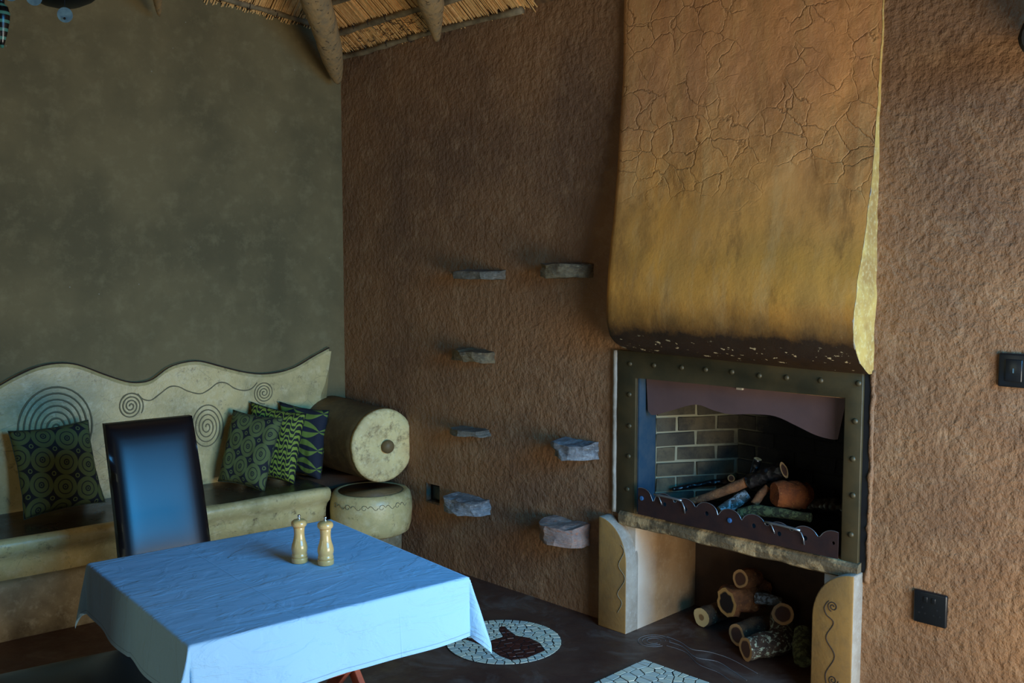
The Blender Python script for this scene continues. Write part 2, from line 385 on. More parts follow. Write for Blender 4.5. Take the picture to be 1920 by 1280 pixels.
ring2 = t.ramp(t.math('ABSOLUTE', t.math('SUBTRACT', d2, .075)), .016, .026, 1, 0)
inn = t.math('MULTIPLY', outer, t.math('SUBTRACT', 1., ring2))
t.color(t.mix(t.math('MAXIMUM', t.math('MULTIPLY', dark, t.math('SUBTRACT', 1., outer)), inn), srgb(100, 110, 58), srgb(24, 28, 32)))
t.rough(.85); t.bump([(t.noise(200, 2, vec=uv), .2, .001)]); MT['circles'] = t.m
t, uv = fab('labyrinth_print_fabric'); S = t.sep(uv)
sq = t.math('MULTIPLY', t.math('TANH', t.math('MULTIPLY', t.math('SINE', t.math('MULTIPLY', S[0], 19.)), 2.2)), 3.1)
ph = t.math('ADD', t.math('MULTIPLY', S[1], 40.), sq)
ph = t.math('ADD', ph, t.math('MULTIPLY', t.noise(4, 2, vec=uv), 9.))
t.color(t.mix(t.ramp(t.math('SINE', ph), -.1, .15), srgb(22, 26, 22), srgb(134, 150, 52))); t.rough(.8); t.bump([(t.noise(200, 2, vec=uv), .2, .001)]); MT['labyrinth'] = t.m
t, uv = fab('leaf_print_fabric'); S = t.sep(uv)
yy = t.math('ADD', S[1], t.math('MULTIPLY', S[0], .05)); fr = t.math('PINGPONG', t.math('ADD', yy, 4.0), .26)
wdt = t.math('MULTIPLY', t.math('ABSOLUTE', t.math('SINE', t.math('MULTIPLY', t.math('ADD', S[0], .35), 2.6))), .215)
leaf = t.ramp(t.math('SUBTRACT', wdt, t.math('SUBTRACT', .24, fr)), -.005, .01)
core = t.ramp(t.math('SUBTRACT', t.math('MULTIPLY', wdt, .3), t.math('SUBTRACT', .25, fr)), -.005, .01)
t.color(t.mix(t.math('MULTIPLY', leaf, t.math('SUBTRACT', 1., core)), srgb(28, 32, 44), srgb(112, 132, 50))); t.rough(.85); t.bump([(t.noise(200, 2, vec=uv), .2, .001)]); MT['leaf'] = t.m
MT['piping'] = simple('black_piping', srgb(14, 15, 16), .8)
# tiles, stones
t = NT('cream_tile'); oi = t.node('ShaderNodeObjectInfo').outputs['Random']
c = t.mix(oi, srgb(226, 222, 190), srgb(190, 200, 186)); t.color(t.mix(t.ramp(t.noise(30), .5, .7, 0, .4), c, srgb(200, 190, 150))); t.rough(.25); MT['tile_cream'] = t.m
t = NT('red_tile'); oi = t.node('ShaderNodeObjectInfo').outputs['Random']; t.color(t.mix(oi, srgb(78, 34, 26), srgb(60, 28, 24))); t.rough(.4); MT['tile_red'] = t.m
def stone(name, a, b, c3):
    t = NT(name); c = t.mix(t.ramp(t.noise(14, 7, .7), .38, .62), a, b); c = t.mix(t.ramp(t.noise(30, 5, .7, vec=t.mapping((1, 1, 4))), .55, .65, 0, .7), c, c3)
    t.color(c); t.rough(.7); t.bump([(t.noise(30, 7, .7, vec=t.mapping((1, 1, 3))), .9, .012)]); return t.m
MT['st_grey'] = stone('grey_slate', srgb(128, 120, 102), srgb(88, 82, 70), srgb(150, 144, 128))
MT['st_brown'] = stone('brown_layered_stone', srgb(136, 118, 84), srgb(84, 70, 50), srgb(160, 144, 110))
MT['st_pale'] = stone('pale_grey_stone', srgb(150, 150, 148), srgb(96, 94, 92), srgb(184, 182, 172))
MT['st_pink'] = stone('pinkish_quartz_stone', srgb(176, 146, 128), srgb(128, 108, 98), srgb(190, 108, 60))
MT['lampmetal'] = simple('dark_lamp_metal', srgb(16, 17, 18), .45, .6)
MT['disc'] = simple('blue_grey_shell', srgb(96, 128, 136), .35, var=srgb(70, 98, 112), scale=40)
t = NT('teal_banded_glass'); S = t.sep(); t.color(t.mix(t.ramp(t.math('SINE', t.math('MULTIPLY', S[2], 260.)), .2, .6), srgb(12, 14, 14), srgb(60, 110, 96))); t.rough(.25); MT['banded'] = t.m

# ------------------------------------------------------------------ structure
bm = bmesh.new()
corners = [FW(-.8, -.8, 0), FW(9.5, -.8, 0), FW(9.5, 6.8, 0), FW(-1.6, 6.8, 0)]
prism(bm, [c-ZUP*.12 for c in corners], corners)
floor = meta(obj('floor', bm, MT['floor']), kind='structure')
F0 = Fr(0, 'F'); L0 = Fr(0, 'L')
def wall(name, fr, m, a_br, h_br, holes, n0, n1, label=None):
    o = None; bm = bmesh.new()
    for a0, a1 in zip(a_br, a_br[1:]):
        for h0, h1 in zip(h_br, h_br[1:]):
            ac, hc = (a0+a1)/2, (h0+h1)/2
            if any(x0 < ac < x1 and y0 < hc < y1 for x0, x1, y0, y1 in holes): continue
            box(bm, fr, a0, a1, n0, n1, h0, h1)
    bmesh.ops.remove_doubles(bm, verts=bm.verts[:], dist=1e-5)
    # drop the inner faces shared by two cells
    seen = {}
    for f in bm.faces:
        k = tuple(sorted(v.index for v in f.verts)); seen.setdefault(k, []).append(f)
    dup = [f for fs in seen.values() if len(fs) > 1 for f in fs]
    bmesh.ops.delete(bm, geom=dup, context='FACES')
    o = obj(name, bm, m); o.location = C0; o.rotation_euler = (0, 0, fr.rz()); return meta(o, label, kind='structure')
SK = (.800, .915, .365, .470)
wall('wall_back', F0, MT['wall_back'], [-.7, SK[0], SK[1], 2.25, 2.34, 3.375, 3.43, 8.2], [0, SK[2], SK[3], .50, .575, 1.22, 3.06],
     [(2.34, 3.375, .575, 1.22), (2.25, 3.43, 0, .575), SK], 0, -.72)
wall('wall_left', L0, MT['wall_left'], [-.0, 6.9], [0, 3.6], [], 0, -.5)
# far walls with the doorway and the garden window, plus an opening made for the added fill lamp
fr_r = Fr(0, 'L')
a_end = .0
def dv(wd): return (doorwall(wd, 0)-C0).dot(V)
wall('wall_right', Fr(0, 'L'), MT['wall_far'], sorted([dv(6.0), dv(2.4), dv(.15), dv(-.3)]), [0, 2.85, 3.15], [(min(dv(.15), dv(2.4)), max(dv(.15), dv(2.4)), 0, 2.85)], ROOM_L, ROOM_L+.4)
wall('wall_front', Fr(0, 'F'), MT['wall_far'], [-1.2, 1.4, 3.0, 4.3, 6.3, 8.6], [0, .5, .95, 2.05, 3.1], [(1.4, 3.0, .95, 2.05), (4.3, 6.3, .5, 2.05)], ROOM_W, ROOM_W+.4)
# thatched hip roof: four sloping planes
K = .757
def roof_pt(side, a, n):
    if side == 'F': return FW(a, n, 3.04+K*n)
    if side == 'L': return FL(a, n, 3.18+.1*(a-.27)+K*n)
    if side == 'R': return FL(a, ROOM_L-n, 3.1+K*n)
    return FW(a, ROOM_W-n, 3.06+K*n)
cb = bmesh.new()
for side, a0, a1, nm in (('F', -.4, 8.6, 3.4), ('L', -.4, 7.2, 3.9), ('R', -1.6, 7.2, 3.9), ('B', -1.8, 9.0, 3.4)):
    q = [roof_pt(side, a0, -.02), roof_pt(side, a1, -.02), roof_pt(side, a1, nm), roof_pt(side, a0, nm)]
    prism(cb, q, [p+ZUP*.25 for p in q])
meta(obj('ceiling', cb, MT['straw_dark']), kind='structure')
ceil_ = bpy.data.objects['ceiling']
# straw reeds lying under the thatch where it is in view
def reeds(side, a0, a1, n1, step):
    bm = bmesh.new(); a = a0
    while a < a1:
        n_s = random.uniform(-.015, .05); n_e = n1+random.uniform(-.1, .1); sk = random.uniform(-.02, .02)
        lift = random.uniform(.004, .022); r = random.uniform(.0022, .0042)
        p = roof_pt(side, a, n_s)-ZUP*lift*random.uniform(.6, 1.6); q = roof_pt(side, a+sk, n_e)-ZUP*lift
        m_ = (p+q)/2-ZUP*random.uniform(-.004, .006)
        tube(bm, [p, m_, q], r, 3, cap=False); a += step*random.uniform(.3, 1.5)
    return bm
RB = reeds('F', -.1, 1.7, 1.1, .0042)
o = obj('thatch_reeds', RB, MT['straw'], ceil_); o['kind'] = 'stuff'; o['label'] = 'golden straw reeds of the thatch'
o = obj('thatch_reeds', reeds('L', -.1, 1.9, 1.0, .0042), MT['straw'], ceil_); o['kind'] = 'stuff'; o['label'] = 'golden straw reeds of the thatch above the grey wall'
# brown roots and wisps over the thatch near the eave
bm = bmesh.new()
for i in range(110):
    a = random.uniform(.12, .95); n = random.uniform(.03, .13); p = roof_pt('F', a, n)-ZUP*.03
    pts = [p]
    for k in range(4): p = p+U*random.uniform(-.035, .035)+ZUP*random.uniform(-.012, .02)+N*random.uniform(-.012, .012); pts.append(p)
    tube(bm, pts, .0013, 3, cap=False)
o = obj('loose_roots', bm, MT['string'], ceil_); o['kind'] = 'stuff'
def lathbar(side, pts, r, label=None):
    P3 = smooth_poly([roof_pt(side, a, n)-ZUP*(.03+dz) for a, n, dz in pts], 5); bm = bmesh.new()
    tube(bm, P3, [r*(1+.18*math.sin(i*1.7)) for i in range(len(P3))], 8, jit=.05)
    return obj('lath', bm, MT['lath'], ceil_, smooth=True)
lathbar('F', [(-.02, .02, .01), (.3, .02, .012), (.6, .02, 0), (.95, .02, -.005), (1.6, .02, 0)], .017)
lathbar('F', [(-.1, .145, .0), (.3, .15, .01), (.7, .15, 0), (1.0, .15, 0), (1.9, .15, 0)], .018)
lathbar('F', [(0, .30, 0), (.5, .30, .0), (1.0, .3, 0), (1.9, .30, 0)], .017)
lathbar('L', [(.22, .05, .0), (.5, .055, .0), (.8, .05, 0), (1.9, .05, 0)], .016)
lathbar('L', [(.3, .22, .0), (.9, .22, 0), (1.9, .22, 0)], .016)
for side, a, n in [('F', .24, .15), ('F', .36, .15), ('F', .5, .15), ('F', .66, .15), ('F', .3, .02), ('F', .5, .02), ('F', .7, .02), ('L', .45, .05), ('L', .62, .05), ('L', .8, .05)]:
    bm = bmesh.new(); c = roof_pt(side, a, n)-ZUP*.03; ax = (U if side == 'F' else V); q = ax.cross(ZUP)
    tube(bm, [c+(ZUP*math.sin(k*math.pi/4)+q*math.cos(k*math.pi/4))*.021+ax*.001*k for k in range(9)]+[c+ZUP*.01+ax*.02-q*.03-ZUP*random.uniform(.0, .05)], .0028, 4)
    obj('binding_twine', bm, MT['string'], ceil_)
# rafters
def rafter(tip, top, r0, r1, label, m, tip_round=True):
    tip, top = Vector(tip), Vector(top); d = (top-tip); L = d.length; d.normalize()
    t = thing('roof_rafter', label, 'rafter', tip, 0, 'pole rafters of the thatched roof'); bm = bmesh.new()
    pts, rr = [], []
    n = 40
    for i in range(n+1):
        s = (i/n)**1.3*(L+1.6); p = d*s+Vector((.012*math.sin(s*5+tip.x), .01*math.sin(s*4), .012*math.cos(s*6)))
        r = r0+(r1-r0)*min(1, s/.6)
        if tip_round: r *= min(1, .22+.78*min(1, s/.32)**.6)
        pts.append(p); rr.append(r*(1+.05*math.sin(s*9+tip.x*5)))
    tube(bm, pts, rr, 16, jit=.03)
    o = obj('pole', bm, m, t, smooth=True); return t
hd = Vector((-.048, -.999, 0))
hip = EYE+ray(637, 158)*(6.12/ray(637, 158).y)
top = EYE+ray(590, 0)*(5.5/ray(590, 0).y)
rafter(hip, top, .066, .078, 'weathered hip pole rafter coming down into the room corner', MT['pole'])
rafter(EYE+ray(821, 80)*(5.52/ray(821, 80).y), EYE+ray(803, 0)*(5.22/ray(803, 0).y), .055, .075, 'cut pole rafter over the brown wall left of the hood', MT['pole'])
rafter(EYE+ray(303, 33)*(5.42/ray(303, 33).y), EYE+ray(298, 0)*(5.25/ray(298, 0).y), .030, .036, 'short pale rafter end poking in over the grey wall', MT['pole'])
uq, hq = W(1953, 64, .3); q0 = FW(uq, .3, hq)
T = thing('beam_end', 'dark round beam end sticking out of the wall at the upper right corner', 'beam', q0)
bm = bmesh.new(); tube(bm, [N*.0, -N*.012, -N*.1, -N*.32], [.058, .072, .076, .076], 20, jit=.02); obj('pole', bm, MT['pole_dark'], T, smooth=False)

# ------------------------------------------------------------------ fireplace
fr = Fr(2.85, 'F')
FP = thing('fireplace', 'built-in clay fireplace with ochre hood, riveted steel surround and log niche below', 'fireplace', fr.loc(), fr.rz())
pR = [(1.335, .03), (1.349, .06), (1.38, .11), (1.42, .145), (1.461, .165), (1.582, .18), (1.70, .152), (1.86, .098), (2.04, .056), (2.26, .026), (2.5, .016), (2.74, .012), (3.2, .012)]
pL = [(1.335, .03), (1.349, .07), (1.38, .125), (1.42, .16), (1.49, .185), (1.6, .182), (1.736, .169), (1.98, .126), (2.15, .097), (2.35, .073), (2.59, .045), (2.95, .031), (3.2, .025)]
uLt = [(1.335, 2.30), (1.36, 2.275), (1.4, 2.262), (1.5, 2.258), (2.0, 2.252), (2.5, 2.246), (3.2, 2.240)]
uRt = [(1.335, 3.475), (1.6, 3.478), (2.3, 3.472), (3.2, 3.486)]
bm = bmesh.new(); hs = [1.335, 1.342, 1.349, 1.362, 1.38, 1.40, 1.42, 1.44]+[1.461+i*.028 for i in range(61)]
NC = 48; grid = []
for h in hs:
    row = []; a, b = lerp_tab(uLt, h), lerp_tab(uRt, h)
    b += .006*fbm((0, 3, h), 9)
    for j in range(NC+1):
        s = j/NC; s = s*s*(3-2*s)*.35+s*.65; u = a+(b-a)*s
        p = lerp_tab(pL, h)*(1-s)+lerp_tab(pR, h)*s
        e = min(1, (u-a)/.05); p *= .12+.88*math.sqrt(max(0, 1-(1-e)**2))
        if 0 < j: p += .006*fbm((u, 0, h), 3)*min(1, (h-1.33)/.1)
        hh = h+.008*math.sin(u*3+1)*max(0, 1-(h-1.335)/.1)
        row.append(bm.verts.new(fr.pt(u, p, hh)))
    grid.append(row)
for i in range(len(grid)-1):
    for j in range(NC): bm.faces.new([grid[i][j], grid[i][j+1], grid[i+1][j+1], grid[i+1][j]])
# left side and underside return to the wall
for row_pts, mi in (([r[0] for r in grid], 0),):
    back = [bm.verts.new(Vector((v.co.x, .01, v.co.z))) for v in row_pts]
    for i in range(len(back)-1): bm.faces.new([row_pts[i], row_pts[i+1], back[i+1], back[i]])
b0 = [bm.verts.new(Vector((v.co.x, .01, v.co.z))) for v in grid[0]]
for j in range(NC): bm.faces.new([grid[0][j], grid[0][j+1], b0[j+1], b0[j]])
rim = [Vector(r[-1].co) for r in grid]
hood = obj('hood', bm, MT['hood'], FP, smooth=True, label='ochre plaster hood with cracked upper part and sooty lip', recalc=True)
bm = bmesh.new(); f_ = [bm.verts.new(v+Vector((.0015, 0, 0))) for v in rim]; b_ = [bm.verts.new(Vector((v.x+.004, .01, v.z))) for v in rim]
for i in range(len(rim)-1): bm.faces.new([f_[i], f_[i+1], b_[i+1], b_[i]])
obj('hood_side', bm, MT['hood_side'], hood, smooth=True, label='cut side of the hood, its strong light painted in as pale yellow')
# worn rim along the cut side edge
bm = bmesh.new(); pts = [v+Vector((-.001, .003, 0)) for v in rim if 1.36 < v.z < 2.2][::1]
tube(bm, pts, [.0035*(.6+.9*abs(fbm((0, 0, p.z), 14))) for p in pts], 5, jit=.3); obj('worn_edge', bm, MT['pale'], hood)
for q, wl in (([(1160, 282), (1225, 288), (1290, 296), (1330, 285), (1365, 302)], .0022), ([(1365, 302), (1372, 325), (1380, 345)], .0022), ([(1380, 232), (1470, 230), (1550, 240), (1640, 232)], .002), ([(1560, 610), (1575, 590), (1592, 565)], .003)):
    pass
# steel surround (inverted U) and rivets
bm = bmesh.new()
o_ = [(2.233, .556), (2.233, 1.343), (3.447, 1.337), (3.447, .566), (3.375, .566), (3.375, 1.225), (2.341, 1.217), (2.341, .556)]
prism(bm, [fr.pt(u, .0, h) for u, h in o_], [fr.pt(u, .018, h) for u, h in o_])
sur = bevel(obj('steel_surround', bm, MT['frame'], FP, label='dark olive steel plate frame with domed rivets'), .003, 2)
rv = [(225, 228), (350, 236), (495, 248), (620, 258), (757, 270), (900, 290), (1042, 300), (1220, 315), (1418, 330), (222, 388), (222, 552), (218, 710), (212, 882), (1400, 528), (1388, 725), (1388, 915), (1378, 1120)]
rm = None
for x, y in rv:
    u, h = W(1100+x/2.7828, 600+y/2.7828, .02)
    if rm is None:
        bm = bmesh.new(); rr = .0125
        lathe(bm, [(rr*math.cos(a), rr*.75*math.sin(a)) for a in [R(d) for d in (0, 20, 40, 60, 80, 89)]], 12)
        ro = obj('rivet', bm, MT['frame'], sur, smooth=True); rm = ro
    else:
        ro = rm.copy(); COL.objects.link(ro); ro.parent = sur
    ro.location = fr.pt(u, .0175, h); ro.rotation_euler = (math.pi/2, 0, 0)
# jamb
bm = bmesh.new(); box(bm, fr, 2.341, 2.349, -.13, 0, .58, 1.216); obj('side_jamb', bm, MT['jamb'], FP, label='blued steel side plate')
bm = bmesh.new(); box(bm, fr, 3.366, 3.374, -.10, 0, .58, 1.222); obj('side_jamb', bm, MT['frame'], FP)
# smoke valance
pts = [W(x, y, -.05) for x, y in [(1215, 712), (1216, 770), (1222, 777), (1232, 777), (1260, 769), (1305, 758), (1340, 769), (1370, 776), (1415, 776), (1455, 780), (1495, 798), (1530, 815), (1560, 823), (1572, 823), (1577, 800), (1578, 745)]]
pts[0] = (2.352, 1.26); pts[-1] = (3.36, 1.26)
pts = [(max(2.352, min(3.36, a)), b) for a, b in pts]
sp_ = [Vector((a, b, 0)) for a, b in pts]; cur = smooth_poly(sp_[2:14], 4)
out = [sp_[0], sp_[1]]+cur+sp_[14:]
bm = bmesh.new(); prism(bm, [fr.pt(v.x, -.052, v.y) for v in out], [fr.pt(v.x, -.045, v.y) for v in out]); obj('smoke_valance', bm, MT['valance'], FP, label='mauve brown sheet with a wavy lower edge')
bm = bmesh.new(); u, h = W(1388, 729, -.04); box(bm, fr, u-.014, u+.014, -.045, -.03, h-.003, h+.006); obj('valance_clip', bm, MT['pale'], FP)
# firebox: mortar shell, then single bricks
A0, A1, B1, B0 = (2.352, -.13), (2.575, -.50), (3.20, -.50), (3.372, -.10)
def seg_wall(bm, p, q, h0, h1, th=.05):
    d = Vector((q[0]-p[0], q[1]-p[1])).normalized(); nn = Vector((d.y, -d.x))
    # push away from the room
    if nn.y > 0: nn = -nn
    P4 = [p, q, (q[0]+nn.x*th, q[1]+nn.y*th), (p[0]+nn.x*th, p[1]+nn.y*th)]
    prism(bm, [fr.pt(a, b, h0) for a, b in P4], [fr.pt(a, b, h1) for a, b in P4])
bm = bmesh.new()
for p, q in ((A0, A1), (A1, B1), (B1, B0)): seg_wall(bm, p, q, .575, 1.42)
box(bm, fr, 2.3, 3.46, -.62, .0, 1.42, 1.5)
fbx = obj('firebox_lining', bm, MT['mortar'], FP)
def bricks(p, q, inward):
    p = Vector(p); q = Vector(q); L = (q-p).length; d = (q-p)/L; h = .585; row = 0
    while h < 1.28:
        s = -.1 if row % 2 else 0
        while s < L:
            s0, s1 = max(s, 0)+.004, min(s+.2, L)-.004
            if s1-s0 > .03:
                bm = bmesh.new(); pr = random.uniform(.004, .011)
                a, b = p+d*s0, p+d*s1; ia, ib = a+inward*pr, b+inward*pr
                h1 = h+.063+random.uniform(-.003, .003)
                prism(bm, [fr.pt(*v, h) for v in (a, b, ib, ia)], [fr.pt(*v, h1) for v in (a, b, ib, ia)])
                for v in bm.verts: v.co += Vector([random.uniform(-.0035, .0035) for _ in range(3)])
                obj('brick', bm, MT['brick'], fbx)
            s += .208
        h += .073; row += 1
def inw(p, q):
    d = (Vector(q)-Vector(p)).normalized(); n_ = Vector((-d.y, d.x)); c = Vector((2.87, -.2))-Vector(p)
    return n_ if n_.dot(c) > 0 else -n_
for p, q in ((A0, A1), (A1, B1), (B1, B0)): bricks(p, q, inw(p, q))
# hearth slab / ledge with a worn rounded front
bm = bmesh.new()
nx = 60; prof = [(-.62, .578), (.0, .578), (.022, .574), (.034, .560), (.036, .54), (.032, .515), (.015, .505), (-.62, .505)]
rows = []
for i in range(nx+1):
    u = 2.256+(3.455-2.256)*i/nx
    rows.append([bm.verts.new(fr.pt(u, n+(.006*fbm((u, n, h), 8) if n > 0 else 0), h+(.005*fbm((u, h, 2), 9) if h < .56 else 0))) for n, h in prof])
for i in range(nx):
    for j in range(len(prof)): bm.faces.new([rows[i][j], rows[i+1][j], rows[i+1][(j+1) % len(prof)], rows[i][(j+1) % len(prof)]])
bm.faces.new(rows[0]); bm.faces.new(rows[-1][::-1])
obj('hearth_ledge', bm, MT['ledge'], FP, smooth=False, label='worn plaster ledge under the fire opening')
bm = bmesh.new(); g = []
for i in range(25):
    g.append([bm.verts.new(fr.pt(2.37+i*.041, -.02-.48*j/14, .582+.014*(1+fbm((i*.3, j*.3, 0))))) for j in range(15)])
for i in range(24):
    for j in range(14): bm.faces.new([g[i][j], g[i+1][j], g[i+1][j+1], g[i][j+1]])
obj('ash_bed', bm, MT['ash'], FP, smooth=True)
# niche
bm = bmesh.new(); box(bm, fr, 2.26, 3.44, -.62, -.5, 0, .505); obj('niche_back', bm, MT['niche_back'], FP, label='back of the log niche with its shade painted in')
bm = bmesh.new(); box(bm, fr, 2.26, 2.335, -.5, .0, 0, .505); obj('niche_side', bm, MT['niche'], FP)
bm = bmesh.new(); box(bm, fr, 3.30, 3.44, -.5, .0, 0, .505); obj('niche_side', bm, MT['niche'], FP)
def pillar(mir, carve_pts, m_line, lab):
    ux = (lambda u: u) if not mir else (lambda u: 3.285+3.462-u-0)
    if not mir: o0, o1 = 2.168, 2.340
    else: o0, o1 = 3.462, 3.287
    prof = [(o0, 0), (o1, 0)]
    sgn = 1 if not mir else -1
    wd = abs(o1-o0)
    for k in range(13):
        a = k/12*math.pi/2
        prof.append((o0+sgn*wd*math.cos(a), .34+.20*math.sin(a)))
    bm = bmesh.new(); prism(bm, [fr.pt(u, -.02, h) for u, h in prof], [fr.pt(u, .075, h) for u, h in prof])
    p = bevel(obj('niche_pillar', bm, [MT['pillar']], FP, label=lab), .006, 2, 40)
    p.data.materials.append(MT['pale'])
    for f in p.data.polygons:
        if abs(f.normal.y) < .5: f.material_index = 1  # side faces paler: the light striking them is painted into the colour
    for pl in carve_pts:
        bm = bmesh.new(); tube(bm, [fr.pt(a, .0755, b) for a, b in pl], .0022, 5); obj('carved_line', bm, m_line, p)
    return p
def spiral(cx, cy, r0, r1, turns, a0=0, n=None, ex=1, ey=1):
    n = n or int(turns*26); return [(cx+ex*(r0+(r1-r0)*i/n)*math.cos(a0+2*math.pi*turns*i/n), cy+ey*(r0+(r1-r0)*i/n)*math.sin(a0+2*math.pi*turns*i/n)) for i in range(n+1)]
def pxl(l, n): return [W(x, y, n) for x, y in l]
ll = [(v.x, v.y) for v in smooth_poly([(*p, 0) for p in pxl([(1165, 1022), (1170, 1035), (1160, 1060), (1172, 1085), (1158, 1112), (1166, 1130), (1158, 1148)], .075)], 6)]
pillar(False, [ll], MT['carve_pale'], 'left niche pillar with a rounded inner top and pale scratched line')
rl = [(v.x, v.y) for v in smooth_poly([(*p, 0) for p in pxl([(1560, 1139), (1555, 1126), (1546, 1138), (1550, 1152), (1563, 1168), (1549, 1195), (1565, 1230), (1548, 1262), (1552, 1290)], .075)], 6)]
sc = W(1562, 1137, .075); sp1 = spiral(sc[0], sc[1], .004, .022, 1.7, 0)
sc2 = W(1562, 1275, .075); sp2 = spiral(sc2[0], sc2[1], .004, .022, 1.7, 2)
pillar(True, [rl[6:], sp1, sp2], MT['carve_dark'], 'right niche pillar with a dark carved scroll line')
# plaster edges each side of the surround
bm = bmesh.new(); pts = [fr.pt(2.214+.004*fbm((0, 0, h), 7), .004, h) for h in [.56+.02*i for i in range(40)]]
tube(bm, pts, [.017+.003*fbm((0, 0, i*.3)) for i in range(40)], 8); obj('plaster_edge', bm, MT['pale'], FP, smooth=True, label='pale plaster strip left of the steel frame')
bm = bmesh.new(); box(bm, fr, 3.448, 3.472, -.01, .003, .54, 1.34); obj('painted_shadow_strip', bm, MT['plastic_dark'], FP)  # black strip painting in the shade beside the steel frame
bm = bmesh.new(); pts = [fr.pt(3.480+.007*fbm((5, 0, h), 9), -.002, h) for h in [.50+.02*i for i in range(43)]]
tube(bm, pts, [.010+.005*fbm((0, 7, i*.4)) for i in range(43)], 8, jit=.25); obj('plaster_edge', bm, MT['wall_back'], FP, smooth=True, label='rough brown plaster bead right of the steel frame')
# scalloped fire guard
s2 = lambda x, y: (1180+x/4.364, 820+y/4.364)
fg = Fr(2.87, 'F', .03, .58)
FG = thing('fire_guard', 'rusty scalloped steel fire guard standing along the front of the hearth', 'fire guard', fg.loc(), fg.rz())
hol = [(105, 485), (290, 535), (460, 575), (635, 610), (825, 665), (1020, 710), (1228, 775), (1440, 810), (1672, 850)]
hc = [W(*s2(x, y), .045) for x, y in hol]
hc = [(u, h) for u, h in hc]
u0g, u1g = W(1197, 930, .045)[0], W(1572, 1010, .045)[0]
def arch(u):
    best = .66
    for (a, b) in hc:
        d = abs(u-a); r = .0585
        if d < r: best = max(best, b-.005+math.sqrt(r*r-d*d)*.82)
    return best
outl = [(u0g, .585)]+[(u0g+(u1g-u0g)*i/150, arch(u0g+(u1g-u0g)*i/150)) for i in range(151)]+[(u1g, .585)]
cu = bpy.data.curves.new('g', 'CURVE'); cu.dimensions = '2D'; cu.fill_mode = 'BOTH'; cu.extrude = .0025
def spl(pts):
    s = cu.splines.new('POLY'); s.points.add(len(pts)-1); s.use_cyclic_u = True
    for i, (a, b) in enumerate(pts): s.points[i].co = (a-fg.a0, b-fg.h0, 0, 1)
spl(outl)
for k, (a, b) in enumerate(hc):
    if k in (0, 4): continue
    rr = .0105 if k != 8 else .007
    spl([(a+rr*math.cos(q*math.pi/5), b-.006+rr*math.sin(q*math.pi/5)) for q in range(10)])
tmp = bpy.data.objects.new('tmp', cu); COL.objects.link(tmp); bpy.context.view_layer.update()
me = bpy.data.meshes.new_from_object(tmp.evaluated_get(bpy.context.evaluated_depsgraph_get())); bpy.data.objects.remove(tmp)
me.materials.clear(); me.materials.append(MT['fender']); g = bpy.data.objects.new('scalloped_plate', me); COL.objects.link(g); g.parent = FG
g.rotation_euler = (math.pi/2, 0, 0); g.location = (0, -.015, 0)
bm = bmesh.new(); tube(bm, [fg.pt(a, .048, b) for a, b in outl[1:-1]], .0014, 4, cap=False); obj('worn_edge', bm, MT['wire'], FG)
for k in (0, 4):
    bm = bmesh.new(); lathe(bm, [(.011, 0), (.011, .004), (.007, .006)], 10); o = obj('stud', bm, MT['bluestud'], FG, label='blue painted stud'); o.location = fg.pt(hc[k][0], .048, hc[k][1]-.006); o.rotation_euler = (math.pi/2, 0, 0)
for xa, xb in ((205, 430), (1115, 1400)):
    pa, pb = s2(xa, 465 if xa < 500 else 690), s2(xb, 515 if xa < 500 else 760)
    a, b = W(*pa, .05), W(*pb, .05)
    bm = bmesh.new(); pts = [fg.pt(a[0]+(b[0]-a[0])*i/6, .052+.006*math.sin(i/6*math.pi), a[1]+(b[1]-a[1])*i/6+.004*math.sin(i/6*math.pi)) for i in range(7)]
    tube(bm, pts, .0055, 6); hb = obj('handle', bm, MT['wire'], FG, smooth=True)
    for q, s_ in ((a, 1), (b, 1)):
        u, h = q; u += .02 if q is a else -.005
        bm = bmesh.new(); tube(bm, [fg.pt(u-.01, .052, h), fg.pt(u+.012, .056, h-.008), fg.pt(u+.022, .055, h-.03), fg.pt(u+.024, .052, h-.055 if q is b else h-.04)], .003, 5); obj('hook', bm, MT['wire'], hb, smooth=True)

# ------------------------------------------------------------------ logs
def log(name, label, pts, rad, mbark, mcut, cat='firewood', group=None, char=None, jit=.06, ends=(1, 1), seg=18):
    pts = [Vector(p) for p in pts]; c = pts[0].copy(); base = Vector((c.x, c.y, c.z))
    t = thing(name, label, cat, base, 0, group)
    pp = smooth_poly([p-base for p in pts], 6)
    if not isinstance(rad, (list, tuple)): rad = [rad]*len(pts)
    rr = [r.x for r in smooth_poly([(r, 0, 0) for r in rad], 6)]
    bm = bmesh.new(); rings = tube(bm, pp, rr, seg, cap=False)
    for i, ring in enumerate(rings):
        for v in ring:
            v.co += (v.co-pp[i])*(jit*2.4*fbm(v.co+Vector((c.x*7, 0, 0)), 16)+1.0*jit*fbm(v.co, 60))
    e0 = [v.co.copy() for v in rings[0]]; e1 = [v.co.copy() for v in rings[-1]]
    m = obj('bark', bm, mbark, t, smooth=True)
    for ok, ring, cc in ((ends[0], e0, pp[0]), (ends[1], e1, pp[-1])):
        bm = bmesh.new(); uvl = bm.loops.layers.uv.new('UVMap'); vs = [bm.verts.new(v) for v in ring]; mid = bm.verts.new(cc); n = len(vs)
        for k in range(n):
            f = bm.faces.new([vs[k], vs[(k+1) % n], mid])
            for lp in f.loops:
                if lp.vert is mid: lp[uvl].uv = (0, 0)
                else:
                    j = k if lp.vert is vs[k] else k+1
                    lp[uvl].uv = (math.cos(2*math.pi*j/n), math.sin(2*math.pi*j/n))
        obj('cut_face', bm, mcut if ok else mbark, t, recalc=False)
    return t
def F2(x, y, n):
    u, h = W(x, y, n); return FW(u, n, h)
g1 = 'firewood in the niche'
